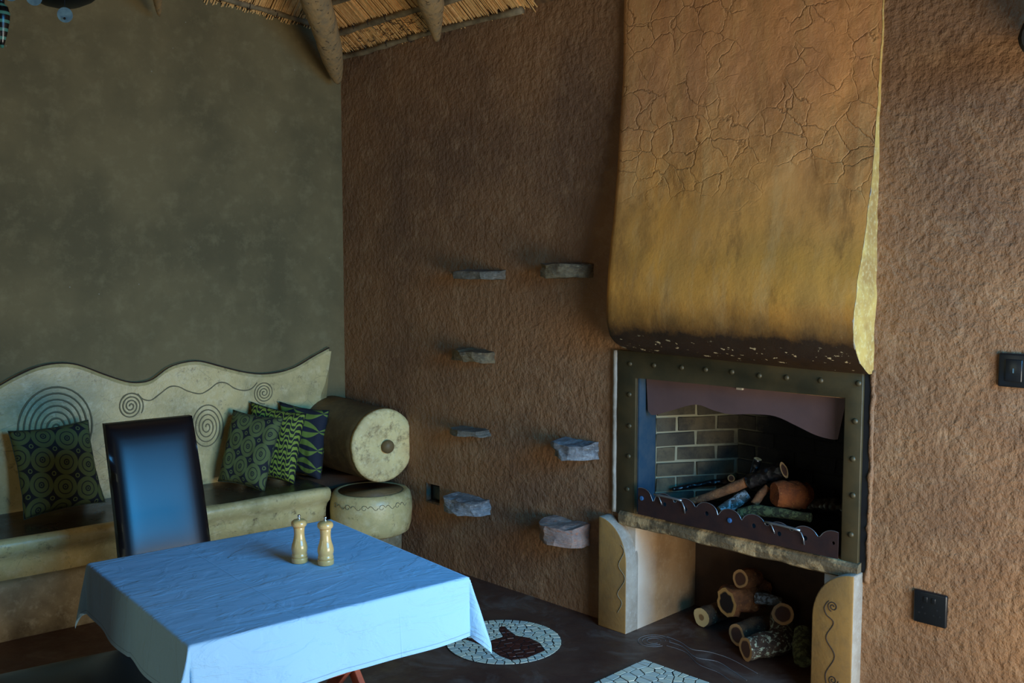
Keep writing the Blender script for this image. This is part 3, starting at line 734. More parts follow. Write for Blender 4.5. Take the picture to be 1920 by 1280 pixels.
def run(p, d, L, n=3, sag=0):
    d = Vector(d).normalized(); return [p+d*L*k/(n-1)+ZUP*sag*math.sin(math.pi*k/(n-1)) for k in range(n)]
log('firewood_log', 'short lichen-spotted log with pale round end, leftmost on the niche floor', run(gp(1315, 1157, .050), (.75, .62, 0), .19), [.047, .049, .047], MT['bark_some'], MT['cut_pale'], group=g1)
log('firewood_log', 'reddish brown split log with hollow heart lying on top of the pile', run(gp(1362, 1130, .155), (.88, .42, .10), .23), [.070, .070, .058], MT['bark_brown'], MT['cut_hollow'], group=g1, jit=.18)
log('firewood_log', 'dark round-ended log at the back under the ledge', run(gp(1388, 1086, .265), (.75, .60, -.12), .12), [.044, .046, .045], MT['bark_brown'], MT['cut_dark'], group=g1)
log('firewood_log', 'bark-covered log below the split one, its dark oval end facing left', run(gp(1381, 1190, .058), (.86, .52, .03), .22), [.050, .055, .05], MT['bark_some'], MT['cut_dark'], group=g1)
d0 = gp(1398, 1216, .056); e0 = gp(1468, 1151, .175)
log('firewood_log', 'big elbow-shaped log thick with white lichen at the front of the pile', [d0, d0+Vector((.09, .035, .004)), d0+Vector((.175, .085, .010)), e0+Vector((.015, .07, -.055)), e0], [.050, .055, .062, .054, .048], MT['bark_lichen'], MT['cut_dark'], group=g1)
log('firewood_log', 'slim grey branch end at the right of the split log', [gp(1466, 1129, .185), gp(1440, 1124, .19), gp(1418, 1120, .19)], [.018, .026, .028], MT['bark_pale'], MT['bark_pale'], group=g1)
log('firewood_log', 'dark green mossy log against the right pillar', run(gp(1505, 1240, .046), (.25, .9, .45), .17), [.036, .042, .038], MT['bark_moss'], MT['bark_moss'], group=g1)
g2 = 'logs on the hearth'
log('firewood_stick', 'long brown stick rising from the left of the hearth, charred at its upper end', [F2(1290, 941, -.12), F2(1345, 925, -.17), F2(1408, 900, -.22)], [.014, .021, .024], MT['bark_brown'], MT['char'], group=g2)
log('firewood_stick', 'charred black branch with a split tan end', [F2(1404, 905, -.22), F2(1440, 890, -.24), F2(1470, 881, -.25)], [.034, .036, .036], MT['char'], MT['cut_dark'], group=g2, ends=(0, 1))
log('firewood_stick', 'short black stub pointing up with a tan tip', [F2(1411, 896, -.26), F2(1416, 877, -.27), F2(1421, 860, -.27)], [.02, .019, .017], MT['char'], MT['cut_pale'], group=g2, ends=(0, 1))
log('firewood_log', 'ashy pale log with white lichen leaning behind the fire guard', [F2(1350, 958, -.13), F2(1374, 944, -.18), F2(1402, 926, -.23)], [.024, .027, .026], MT['bark_pale'], MT['cut_pale'], group=g2)
log('firewood_log', 'bright orange stripped log in the middle of the hearth', [F2(1452, 926, -.16), F2(1480, 926, -.22), F2(1510, 930, -.30)], [.050, .060, .058], MT['bark_orange'], MT['bark_orange'], group=g2, jit=.12)
log('firewood_log', 'mossy green branch lying flat behind the fire guard', [F2(1386, 962, -.10), F2(1420, 957, -.12), F2(1465, 962, -.13), F2(1520, 970, -.14)], [.022, .025, .022, .018], MT['bark_moss'], MT['bark_moss'], group=g2)
log('firewood_stick', 'small round stick end behind the long brown stick', [F2(1371, 896, -.34), F2(1380, 893, -.40)], [.018, .018], MT['bark_moss'], MT['cut_dark'], group=g2)
log('firewood_stick', 'thin dark stick lying at the back left of the hearth', [F2(1262, 917, -.16), F2(1330, 905, -.34), F2(1370, 903, -.42)], [.010, .013, .013], MT['char'], MT['char'], group=g2)
log('firewood_log', 'dark reddish stub wedged under the charred branch', [F2(1415, 945, -.17), F2(1428, 925, -.20), F2(1440, 912, -.22)], [.018, .018, .016], MT['bark_brown'], MT['cut_dark'], group=g2)
log('firewood_log', 'charred dark log at the far right of the hearth', [F2(1510, 950, -.30), F2(1560, 950, -.30), F2(1590, 956, -.28)], [.035, .04, .036], MT['char'], MT['char'], group=g2)

# ------------------------------------------------------------------ step stones on the wall
def rock(px, lab, m, depth=.14, seed=0, n_out=None, hs=1.0):
    (x0, y0), (x1, y1) = px; nn = depth*.6
    u0, hT = W(x0, y0, nn); u1, hB = W(x1, y1, nn)
    uc, hc_ = (u0+u1)/2, 0
    hL = (W(x0, (y0+y1)/2, nn)[1]+W(x1, (y0+y1)/2, nn)[1])/2
    wd = abs(u1-u0); ht = abs(y1-y0)*(EYE+ray(x0, y0)*1).y*0+abs(W((x0+x1)/2, y0, nn)[1]-W((x0+x1)/2, y1, nn)[1])*hs
    hcn = W((x0+x1)/2, (y0+y1)/2, nn)[1]
    f = Fr(uc, 'F', 0, hcn); t = thing('step_stone', lab, 'stone', f.loc(), f.rz(), 'stones jutting from the brown wall')
    bm = bmesh.new(); bmesh.ops.create_cube(bm, size=1); bmesh.ops.subdivide_edges(bm, edges=bm.edges[:], cuts=5, use_grid_fill=True)
    rnd = random.Random(seed); o3 = Vector((seed*3.1, seed*1.7, 0)); tp = rnd.uniform(.6, .95)
    for v in bm.verts:
        c = v.co.copy(); p = Vector((c.x*wd, 0, c.z*ht)); out_ = (c.y+.5)   # 1 = into wall, 0 = tip
        y = -depth+out_*(depth+.05)
        k = 1-.25*(1-out_)*abs(c.x*2)**2
        q = Vector((c.x*wd*(.85+.15*out_), y*k if out_ < .8 else y, c.z*ht*(tp+(1-tp)*out_)))
        q += Vector((.02*mnoise.noise(Vector((q.x*14, q.y*14, q.z*30))+o3), .02*mnoise.noise(q*16+o3), .012*mnoise.noise(Vector((q.x*18, q.y*10, q.z*50))+o3)))*(1 if out_ < .95 else .3)
        q.z += .004*mnoise.noise(Vector((q.x*9, q.y*9, 0))+o3)
        if out_ > .96: q.y = .012
        v.co = q
    obj('rock', bm, m, t); return t
rock(((846, 505), (932, 525)), 'flat grey slate stone high on the brown wall, left of the pair', MT['st_grey'], .13, 1)
rock(((1012, 493), (1092, 521)), 'layered brown stone nearest the hood, highest on the wall', MT['st_brown'], .14, 2)
rock(((846, 655), (911, 680)), 'blocky greyish-brown stone in the left column below the top slate', MT['st_brown'], .12, 3)
rock(((845, 803), (903, 818)), 'thin grey slate chip in the middle of the left column', MT['st_grey'], .12, 4)
rock(((1038, 828), (1104, 860)), 'dark stone with a pale front face in the right column', MT['st_pale'], .14, 5)
rock(((834, 934), (898, 962)), 'rough grey stone beside the recessed socket', MT['st_pale'], .15, 6)
rock(((1013, 976), (1084, 1026)), 'big pinkish stone with orange corner, lowest on the brown wall', MT['st_pink'], .16, 7, hs=.9)

# ------------------------------------------------------------------ sockets
f = Fr((SK[0]+SK[1])/2, 'F', -.03, SK[2]); T = thing('wall_socket', 'small black socket recessed in the brown wall beside a grey stone', 'socket', f.loc(), f.rz())
bm = bmesh.new(); box(bm, f, SK[0]+.004, SK[1]-.004, -.06, -.03, SK[2]+.004, SK[3]-.004); obj('back_box', bm, MT['plastic_dark'], T)
bm = bmesh.new(); box(bm, f, SK[0]+.035, SK[1]-.01, -.03, -.018, SK[2]+.012, SK[3]-.012); bevel(obj('cover_plate', bm, MT['plastic'], T), .004)
bm = bmesh.new()
for a0, a1, h0, h1 in ((SK[0]-.003, SK[0]+.003, SK[2]-.004, SK[3]+.004), (SK[0]+.0, SK[1]-.0, SK[2]-.008, SK[2]+.003)): box(bm, f, a0, a1, -.03, .003, h0, h1, .001)
obj('plaster_rim', bm, MT['wall_far'], T)
def plate(u0, u1, h0, h1, name, lab, cat):
    f = Fr((u0+u1)/2, 'F', 0, (h0+h1)/2); T = thing(name, lab, cat, f.loc(), f.rz())
    bm = bmesh.new(); box(bm, f, u0, u1, -.004, .014, h0, h1); bevel(obj('cover_plate', bm, MT['plastic'], T), .006, 3); return f, T
uL, hT = W(1873, 661, .01); uR = uL+.105; hB = W(1873, 724, .01)[1]
f, T = plate(uL, uR, hB, hT, 'light_switch', 'black light switch plate on the wall at the right edge', 'switch')
c = (uL+uR)/2; bm = bmesh.new(); box(bm, f, c-.028, c+.028, .012, .019, hB+.02, hT-.02); rk = bevel(obj('rocker', bm, MT['plastic'], T), .003)
bm = bmesh.new(); box(bm, f, c-.002, c+.002, .0185, .0195, (hB+hT)/2-.008, (hB+hT)/2+.008); obj('rocker_mark', bm, MT['disc'], rk)
f, T = plate(3.669, 3.792, .402, .526, 'double_socket', 'black double power socket plate low on the wall right of the fireplace', 'socket')
for cu_, pat in ((3.703, 1), (3.757, 1)):
    for du, dh in ((0, .016), (-.011, -.006), (.011, -.006)):
        bm = bmesh.new(); lathe(bm, [(.004, 0), (.004, .001)], 10); o = obj('pin_hole', bm, MT['plastic_dark'], T); o.location = f.pt(cu_+du, .0142, .448+dh); o.rotation_euler = (math.pi/2, 0, 0)
for cu_ in (3.715, 3.745):
    bm = bmesh.new(); box(bm, f, cu_-.007, cu_+.007, .0135, .0175, .487, .507); bevel(obj('rocker', bm, MT['plastic'], T), .0015)

# ------------------------------------------------------------------ clay bench
f = Fr(1.3, 'L'); B = thing('clay_bench', 'cream clay wall bench with wavy carved backrest and dark polished seat', 'bench', f.loc(), f.rz())
wave = [(3.3, 1.0), (2.9, .96), (2.5, .93), (2.2, 1.03), (2.006, 1.132), (1.931, 1.172), (1.829, 1.214), (1.725, 1.229), (1.62, 1.214), (1.486, 1.153), (1.375, 1.107), (1.303, 1.095), (1.23, 1.108), (1.139, 1.166), (1.047, 1.190), (.954, 1.190), (.828, 1.151), (.698, 1.111), (.581, 1.09), (.46, 1.094), (.354, 1.119), (.244, 1.171), (.125, 1.222)]
wv_ = [(p.x, p.y) for p in smooth_poly([(a, b, 0) for a, b in wave], 4)]
side_ = [(.112, 1.20), (.13, 1.10), (.16, 1.0), (.19, .93), (.2, .8), (.2, .44)]
bm = bmesh.new(); th = .032
# slab: front face grid strips for smooth rounding at the top
top_ = wv_; n = len(top_)
def addrow(fn): return [bm.verts.new(fn(a, h)) for a, h in top_]
r_bot = addrow(lambda a, h: f.pt(max(a, .2), th, .45)); r_f = addrow(lambda a, h: f.pt(a+.004, th, h-.02)); r_t = addrow(lambda a, h: f.pt(a, th-.012, h-.004)); r_b = addrow(lambda a, h: f.pt(a, .0, h+.002))
for r1, r2 in ((r_bot, r_f), (r_f, r_t), (r_t, r_b)):
    for i in range(n-1): bm.faces.new([r1[i], r1[i+1], r2[i+1], r2[i]])
# right-hand swept edge
sd = [bm.verts.new(f.pt(a, th, h)) for a, h in side_]; sb = [bm.verts.new(f.pt(a-.005, .0, h)) for a, h in side_]
for i in range(len(sd)-1): bm.faces.new([sd[i], sd[i+1], sb[i+1], sb[i]])
bm.faces.new([r_f[-1]]+sd+[r_bot[-1]]) if False else None
poly = [r_bot[-1], r_f[-1], sd[0]]+sd[1:]
try: bm.faces.new([r_f[-1], sd[0], sd[1], sd[2], sd[3], sd[4], sd[5], r_bot[-1]])
except Exception: pass
bm.faces.new([r_t[-1], r_f[-1], sd[0], sb[0], r_b[-1]])
back = obj('backrest', bm, MT['cream'], B, label='wavy cream clay backrest slab')
def groove(pts, r=.0044, name='carved_spiral'):
    bm = bmesh.new(); tube(bm, [f.pt(a, th+.0006, h) for a, h in pts], [r*(.8+.5*abs(fbm((i*.2, 1, a)))) for i, (a, h) in enumerate(pts)], 5); return obj(name, bm, MT['carve'], back)
def spx(cx, cy, rx, ry, turns, a0, hand=1, r_in=.06, r=.0044):
    c = LW(cx, cy, th); e = LW(cx+rx, cy, th); g_ = LW(cx, cy-ry, th); ex, ey = abs(c[0]-e[0]), abs(g_[1]-c[1]); n_ = int(turns*34)
    groove([(c[0]+hand*ex*(r_in+(1-r_in)*i/n_)*math.cos(a0+2*math.pi*turns*i/n_), c[1]+ey*(r_in+(1-r_in)*i/n_)*math.sin(a0+2*math.pi*turns*i/n_)) for i in range(n_+1)], r)
spx(107, 802, 71, 80, 6.5, 0, -1, .05, .0058)
spx(245, 761, 24, 26, 3.6, 0, 1, .08)
spx(495, 736, 19, 21, 3.6, 1, -1, .08, .0036)
spx(388, 800, 31, 44, 4.6, 0, 1, .06, .0042)
wl = [LW(x, y, th) for x, y in [(258, 738), (268, 748), (283, 750), (300, 738), (318, 725), (335, 725), (352, 733), (375, 738), (392, 730), (408, 718), (424, 718), (440, 728), (458, 732), (472, 728), (482, 717)]]
groove([(p.x, p.y) for p in smooth_poly([(*p, 0) for p in wl], 4)], .0038, 'carved_wave')
bm = bmesh.new(); tube(bm, [f.pt(a, th-.004, h+.001) for a, h in top_], [.0045*(.7+.5*abs(fbm((a*5, 1, 0)))) for a, h in top_], 6); obj('edge_groove', bm, MT['carve_dark'], back)
# body profile extruded along the wall with slight waviness
def extrude_prof(prof, v0, v1, m, name, nseg=40, amp=.006, closed=True, label=None):
    bm = bmesh.new(); rows = []
    for i in range(nseg+1):
        v = v0+(v1-v0)*i/nseg
        rows.append([bm.verts.new(f.pt(v, n+(amp*fbm((v, h, 0), 2.2) if n > .2 else 0), h+amp*.5*fbm((v, 5, n), 1.6))) for n, h in prof])
    m_ = len(prof)
    for i in range(nseg):
        for j in range(m_): bm.faces.new([rows[i][j], rows[i+1][j], rows[i+1][(j+1) % m_], rows[i][(j+1) % m_]])
    bm.faces.new(rows[0]); bm.faces.new(rows[-1][::-1])
    return obj(name, bm, m, B, smooth=True, label=label)
extrude_prof([(.0, .40), (.0, .478), (.54, .474), (.545, .466), (.545, .40)], .43, 3.3, MT['seat'], 'seat', label='dark brown polished seat surface').data.polygons.foreach_set('use_smooth', [False]*(40*5+2))
extrude_prof([(.40, .27), (.40, .47), (.545, .4745), (.565, .468), (.575, .452), (.572, .43), (.56, .405), (.53, .38), (.515, .35), (.51, .27)], .43, 3.3, MT['cream'], 'seat_lip', amp=.008, label='cream rounded front lip')
extrude_prof([(.0, -.02), (.0, .40), (.38, .40), (.40, .275), (.53, .272), (.55, .262), (.556, .24), (.56, .1), (.565, -.02)], .43, 3.3, MT['riser'], 'base', amp=.01)
extrude_prof([(.0, -.02), (.0, .478), (.37, .474), (.375, -.02)], -.03, .43, MT['seat'], 'seat', nseg=6, label='dark seat end under the bolster')
# bolster armrest
bc = LW(718, 835, .63); BC = (bc[0]-.005, bc[1]); RB_ = .20
bm = bmesh.new(); seg = 40
def ring(n, r, dx=0): return [bm.verts.new(f.pt(BC[0]+(r+.004*fbm((k*.5, n, 0)))*math.cos(2*math.pi*k/seg), n, max(BC[1]+(r*1.02)*math.sin(2*math.pi*k/seg), .40))) for k in range(seg)]
rg_ = [ring(n, r) for n, r in ((0, .222), (.2, .216), (.4, .212), (.56, .214), (.60, .214), (.62, .206))]
for i in range(len(rg_)-1):
    for k in range(seg): bm.faces.new([rg_[i][k], rg_[i][(k+1) % seg], rg_[i+1][(k+1) % seg], rg_[i+1][k]])
bm.faces.new(rg_[0]); bm.faces.new(rg_[-1])
bol = obj('bolster', bm, MT['brown_clay'], B, smooth=True, label='brown drum-shaped clay armrest')
bm = bmesh.new(); rr_ = []
for n, r in ((.612, .214), (.63, .210), (.640, .196), (.642, .15), (.643, .10), (.643, .055), (.636, .045)):
    rr_.append([bm.verts.new(f.pt(BC[0]+r*(1+.02*fbm((k*.4, 3, r)))*math.cos(2*math.pi*k/seg), n+.004*fbm((k*.3, r*9, 1)), BC[1]+r*1.02*math.sin(2*math.pi*k/seg))) for k in range(seg)])
for i in range(len(rr_)-1):
    for k in range(seg): bm.faces.new([rr_[i][k], rr_[i][(k+1) % seg], rr_[i+1][(k+1) % seg], rr_[i+1][k]])
bm.faces.new(rr_[-1]); bm.faces.new(rr_[0])
obj('end_disc', bm, MT['cream_worn'], bol, smooth=True, label='cracked cream disc closing the bolster')
bm = bmesh.new(); bmesh.ops.create_icosphere(bm, subdivisions=3, radius=.040)
kx, kh = LW(727, 837, .65)
o = obj('knob', bm, MT['brown_clay'], bol, smooth=True, label='round clay knob'); o.location = f.pt(kx, .652, kh); o.scale = (1, .75, 1)
# clay stool at the bench end
sc_ = C0+M*.62+V*.195
T = thing('clay_stool', 'low round cream clay stool with dished top at the end of the bench', 'stool', (sc_.x, sc_.y, 0), 0)
bm = bmesh.new(); lathe(bm, [(.17, 0), (.175, .1), (.178, .215), (.15, .23)], 40); obj('plinth', bm, MT['riser'], T, smooth=True)
bm = bmesh.new(); prof = [(.15, .195), (.20, .197), (.222, .210), (.232, .25), (.236, .33), (.234, .39), (.226, .425), (.212, .440), (.196, .441), (.185, .437)]
lathe(bm, prof, 48)
for v in bm.verts: v.co += Vector((v.co.x, v.co.y, 0))*.02*fbm(v.co, 4)
st = obj('drum', bm, MT['cream'], T, smooth=True)
bm = bmesh.new(); lathe(bm, [(.19, .4385), (.187, .436), (.14, .428), (.08, .424), (.001, .423)][::-1], 40); obj('dished_seat', bm, MT['brown_clay'], T, smooth=True, label='polished brown hollow of the seat')
bm = bmesh.new(); pts = []
a_mid = math.atan2(-sc_.y, -sc_.x)
for i in range(5):
    a0 = a_mid-1.0+i*.42; loop = []
    for k in range(26):
        s = k/25; th_ = s*2*math.pi*1.25; r_ = .008+.012*s
        if s < .75: loop.append((a0+(r_*math.cos(-th_))/.235*(1), .385+r_*math.sin(-th_)))
    for k in range(8): loop.append((loop[-1][0]+.035, .385+.012*math.sin(k*.9)))
    tube(bm, [(.2362*math.cos(a), .2362*math.sin(a), h) for a, h in loop], .0016, 4)
obj('carved_scrolls', bm, MT['carve'], T)

# ------------------------------------------------------------------ cushions
def cushion(name, lab, m, TL, TR, BR, BL, thick, seed, group, piping=False):
    TL, TR, BR, BL = map(Vector, (TL, TR, BR, BL)); c = (TL+TR+BR+BL)/4; base = Vector((c.x, c.y, min(BL.z, BR.z)))
    t = thing(name, lab, 'cushion', base, 0, group)
    nrm = ((TR-BL).cross(TL-BR)).normalized()
    if nrm.dot(EYE-c) < 0: nrm = -nrm
    bm = bmesh.new(); uvl = bm.loops.layers.uv.new('UVMap'); G = 26; lay = {}
    for s in (1, -1):
        for i in range(G+1):
            for j in range(G+1):
                x, y = i/G*2-1, j/G*2-1
                border = i in (0, G) or j in (0, G)
                if border and s == -1: lay[(s, i, j)] = lay[(1, i, j)]; continue
                pin = 1-.07*(1-(abs(x))**2)*abs(y)**3 ; pin2 = 1-.07*(1-abs(y)**2)*abs(x)**3
                X, Y = x*pin2, y*pin
                a = (X+1)/2; b = (Y+1)/2
                p = (BL*(1-a)+BR*a)*(1-b)+(TL*(1-a)+TR*a)*b
                z = thick*.5*((1-x**4)*(1-y**4))**.55*(1+.12*fbm((x*1.3+seed, y*1.3, s)))
                wr = .006*fbm((x*3+seed, y*3, 2*s))+.004*fbm((x*9+seed, y*7, s))*max(abs(x), abs(y))
                lay[(s, i, j)] = bm.verts.new(p+nrm*(s*z+(wr if s == 1 else 0))-base)
    for s in (1, -1):
        for i in range(G):
            for j in range(G):
                ids = [(s, i, j), (s, i+1, j), (s, i+1, j+1), (s, i, j+1)]; vs = [lay[k] for k in ids]
                fc = bm.faces.new(vs if s == 1 else vs[::-1])
                for lp in fc.loops:
                    k = vs.index(lp.vert); lp[uvl].uv = (ids[k][1]/G*2-1, ids[k][2]/G*2-1)
    border = [lay[(1, i, 0)].co.copy() for i in range(G)]+[lay[(1, G, j)].co.copy() for j in range(G)]+[lay[(1, i, G)].co.copy() for i in range(G, 0, -1)]+[lay[(1, 0, j)].co.copy() for j in range(G, 0, -1)]
    obj('cover', bm, m, t, smooth=True)
    bm = bmesh.new(); tube(bm, border+[border[0]], .0028, 5, cap=False); obj('seam', bm, MT['piping'] if piping else m, t, smooth=True)
    return t
def LP(x, y, n, h=None):
    v, hh = LW(x, y, n); return FL(v, n, hh if h is None else h)
gc = 'green patterned cushions on the bench'
cushion('cushion', 'olive circle-print cushion alone at the left end of the bench', MT['circles'], LP(15, 808, .13), LP(165, 787, .12), LP(197, 941, .21), LP(45, 974, .27), .13, 1, gc)
cushion('cushion', 'circle-print cushion in front of the three near the bolster', MT['circles'], LP(437, 768, .10), LP(531, 783, .36), LP(495, 922, .40), LP(409, 902, .12), .12, 2, gc)
cushion('cushion', 'bright green maze-print cushion in the middle of the three', MT['labyrinth'], LP(470, 753, .06), LP(574, 775, .32), LP(552, 908, .36), LP(470, 893, .10), .12, 3, gc)
cushion('cushion', 'green leaf-stripe cushion closest to the bolster', MT['leaf'], LP(524, 753, .06), LP(617, 769, .30), LP(601, 903, .33), LP(545, 884, .10), .11, 4, gc, True)

# ------------------------------------------------------------------ chairs
def chair(lab):
    t = thing('dining_chair', lab, 'chair', (0, 0, 0), 0, 'black leather dining chairs')
    bm = bmesh.new(); bmesh.ops.create_cube(bm, size=1)
    for v in bm.verts: v.co = Vector((v.co.x*.42, v.co.y*.43, .425+v.co.z*.09))
    bmesh.ops.subdivide_edges(bm, edges=bm.edges[:], cuts=6, use_grid_fill=True)
    for v in bm.verts:
        if v.co.z > .46: v.co.z += .018*(1-(v.co.x/.21)**2)*(1-(v.co.y/.215)**2)
    s = obj('seat', bm, MT['leather'], t); bevel(s, .02, 4)
    bm = bmesh.new(); bmesh.ops.create_cube(bm, size=1); bmesh.ops.subdivide_edges(bm, edges=bm.edges[:], cuts=18, use_grid_fill=True)
    for v in bm.verts:
        x, y, z = v.co; h = .40+(z+.5)*.655; lean = -(h-.5)*.287
        wd = .388+.012*(.5-z)
        yy = -.20+lean-(.0 if y > 0 else .06)-.012*(z*2)**2
        bulge = .032*((1-abs(2*x)**8)*(1-abs(2*z)**12))**.9-.022 if y > 0 else 0
        v.co = Vector((x*wd*(1-.02*max(0, abs(z)*2-.8)), yy+bulge, h))
    b = obj('backrest', bm, MT['leather'], t); bevel(b, .026, 5)
    for sx in (-1, 1):
        for sy in (-1, 1):
            bm = bmesh.new(); y0 = .185*sy; k = -.05 if sy < 0 else .0
            prism(bm, [Vector((sx*.185+a*.016, y0+k+b_*.016, 0)) for a, b_ in ((-1, -1), (1, -1), (1, 1), (-1, 1))], [Vector((sx*.18+a*.021, y0+b_*.021, .385)) for a, b_ in ((-1, -1), (1, -1), (1, 1), (-1, 1))])
            bevel(obj('leg', bm, MT['leg_dark'], t), .003)
    bm = bmesh.new(); box(bm, ID, -.19, .19, -.19, .19, .35, .385); obj('seat_rail', bm, MT['leg_dark'], t)
    return t
ch1 = chair('high-backed black leather dining chair between the table and the clay bench')
ch2 = copy_tree(ch1); ch2['label'] = 'black leather dining chair at the lower left corner, only its seat in view'
ch1.location = (-1.368, 4.056, 0); ch1.rotation_euler = (0, 0, R(-140.8))
ch2.location = (-1.345, 2.935, 0); ch2.rotation_euler = (0, 0, R(34-90))

# ------------------------------------------------------------------ table, cloth, mills
TC = Vector((-.775, 3.1395, 0)); TR_ = R(38.8)
T = thing('dining_table', 'folding wooden table hidden by the pale blue cloth, crossed reddish legs showing', 'table', TC, TR_)
bm = bmesh.new(); box(bm, ID, -.445, .445, -.445, .445, .725, .752); bevel(obj('tabletop', bm, MT['tabletop'], T), .006)
for sx in (-1, 1):
    for k in (-1, 1):
        bm = bmesh.new(); x = sx*.27+k*.014; d = .023
        a = Vector((x, -k*.36, 0)); b = Vector((x, k*.36, .725)); q = (b-a).normalized().cross(Vector((1, 0, 0)))*d; e = Vector((.011, 0, 0))
        prism(bm, [a-q-e, a+q-e, a+q+e, a-q+e], [b-q-e, b+q-e, b+q+e, b-q+e]); bevel(obj('leg', bm, MT['leg_red'], T), .003)
bm = bmesh.new(); box(bm, ID, -.29, .29, -.02, .02, .352, .385); obj('stretcher', bm, MT['leg_red'], T)
bm = bmesh.new(); uvl = bm.loops.layers.uv.new('UVMap'); HX = .452; NG = 170; HT = .7605
SZ = .625
def drape(s, q):
    # shifted slightly so that the overhang differs per side
    x, y = s+.0, q-.02*1
    x += .02*s*0
    ox, oy = max(abs(x)-HX, 0), max(abs(y)-HX, 0); sx, sy = (1 if x > 0 else -1), (1 if y > 0 else -1)
    px_, py_ = max(-HX, min(HX, x)), max(-HX, min(HX, y)); r = math.hypot(ox, oy)
    if r == 0:
        z = HT+.0012*fbm((x*3, y*9, 0))+.0007*fbm((x*9, y*22, 3))
        return Vector((x, y, z))
    th_ = math.atan2(oy, ox); s2t = math.sin(2*th_)**2
    cf = .10 if (sx < 0 and sy > 0) else .20
    fl = .06+cf*s2t
    if ox == 0 or oy == 0:
        along = y if oy == 0 else x
        fl += .05*math.sin(along*9+1.2*sx+2*sy)*min(1, r/.1)+.02*math.sin(along*21+sx)
    else:
        fl += (.16 if (sx < 0 and sy < 0) else .055)*math.sin(4*th_-.6)*min(1, r/.1)
    g_ = r*fl; drop = math.sqrt(max(r*r-g_*g_, 0)); rc = .0045
    out = g_+rc*(1-math.exp(-r/rc))*.9; dr = max(0, drop-rc*.4*(1-math.exp(-r/rc)))
    return Vector((px_+sx*out*math.cos(th_), py_+sy*out*math.sin(th_), HT-dr))
def ax_s(i):
    t_ = i/NG*2-1
    return t_*SZ
gv = {}
for i in range(NG+1):
    for j in range(NG+1):
        gv[i, j] = bm.verts.new(drape(ax_s(i), ax_s(j)))
for i in range(NG):
    for j in range(NG):
        vs = [gv[i, j], gv[i+1, j], gv[i+1, j+1], gv[i, j+1]]; fc = bm.faces.new(vs); ij = [(i, j), (i+1, j), (i+1, j+1), (i, j+1)]
        for lp in fc.loops:
            a, b_ = ij[vs.index(lp.vert)]; lp[uvl].uv = (ax_s(a), ax_s(b_))
cl = obj('tablecloth', bm, MT['cloth'], smooth=True, recalc=False); cl.location = TC; cl.rotation_euler = (0, 0, TR_)
meta(cl, 'pale blue creased cotton tablecloth draped over the square table', 'tablecloth')
def mill(x, y, lab, src=None):
    p = gp(x, y, .7625)
    if src is None:
        t = thing('pepper_mill', lab, 'mill', p, 0, 'wooden mills on the table')
        bm = bmesh.new(); lathe(bm, [(.0255, 0), (.0268, .002), (.0268, .015), (.0262, .017), (.0245, .0185)], 32); obj('base_ring', bm, MT['maple'], t, smooth=True)
        bm = bmesh.new(); lathe(bm, [(.0235, .018), (.0255, .0195), (.0262, .024), (.0255, .028), (.0238, .031), (.0252, .036), (.0268, .044), (.0265, .052), (.0245, .062), (.0208, .073), (.0182, .085), (.0172, .097), (.0176, .108), (.019, .1175), (.0185, .119)], 36); obj('body', bm, MT['maple'], t, smooth=True)
        bm = bmesh.new(); lathe(bm, [(.0195, .120), (.0235, .122), (.0258, .127), (.0262, .132), (.0245, .138), (.019, .1425), (.009, .145), (.004, .1455)], 36); obj('head', bm, MT['maple'], t, smooth=True)
        bm = bmesh.new(); lathe(bm, [(.006, .145), (.005, .148), (.0028, .150), (.0045, .1525), (.0052, .156), (.0045, .1595), (.001, .161)], 20); obj('knob', bm, MT['chrome'], t, smooth=True, label='chrome finial')
        return t
    t = copy_tree(src); t.location = p; t['label'] = lab; t.rotation_euler = (0, 0, 1); return t
m1 = mill(562, 1053, 'wooden pepper mill on the blue cloth, the left one casting the long shadow')
mill(611, 1057, 'wooden pepper mill on the blue cloth, right and nearer of the two', m1)

# ------------------------------------------------------------------ floor mosaics
def clip(poly, p, n):
    out = []; m_ = len(poly)
    for i in range(m_):
        a, b = poly[i], poly[(i+1) % m_]; da, db = (a[0]-p[0])*n[0]+(a[1]-p[1])*n[1], (b[0]-p[0])*n[0]+(b[1]-p[1])*n[1]
        if da <= 0: out.append(a)
        if (da < 0 < db) or (db < 0 < da):
            t_ = da/(da-db); out.append((a[0]+(b[0]-a[0])*t_, a[1]+(b[1]-a[1])*t_))
    return out
def voronoi(sites, hull):
    res = []
    for i, s in enumerate(sites):
        poly = list(hull)
        for j, q in sorted(((j, q) for j, q in enumerate(sites) if j != i), key=lambda k: (k[1][0]-s[0])**2+(k[1][1]-s[1])**2)[:28]:
            poly = clip(poly, ((s[0]+q[0])/2, (s[1]+q[1])/2), (q[0]-s[0], q[1]-s[1]))
            if len(poly) < 3: break
        res.append(poly)
    return res
def inset(poly, d):
    ar = sum(poly[i][0]*poly[(i+1) % len(poly)][1]-poly[(i+1) % len(poly)][0]*poly[i][1] for i in range(len(poly)))
    if ar < 0: poly = poly[::-1]
    out = list(poly)
    for i in range(len(poly)):
        a, b = poly[i], poly[(i+1) % len(poly)]; L = math.hypot(b[0]-a[0], b[1]-a[1])
        if L < 1e-6: continue
        nx_, ny_ = (b[1]-a[1])/L, -(b[0]-a[0])/L
        out = clip(out, (a[0]-nx_*d, a[1]-ny_*d), (nx_, ny_))
        if len(out) < 3: return []
    return out
def inpoly(p, poly):
    c = False
    for i in range(len(poly)):
        a, b = poly[i], poly[i-1]
        if (a[1] > p[1]) != (b[1] > p[1]) and p[0] < (b[0]-a[0])*(p[1]-a[1])/(b[1]-a[1])+a[0]: c = not c
    return c
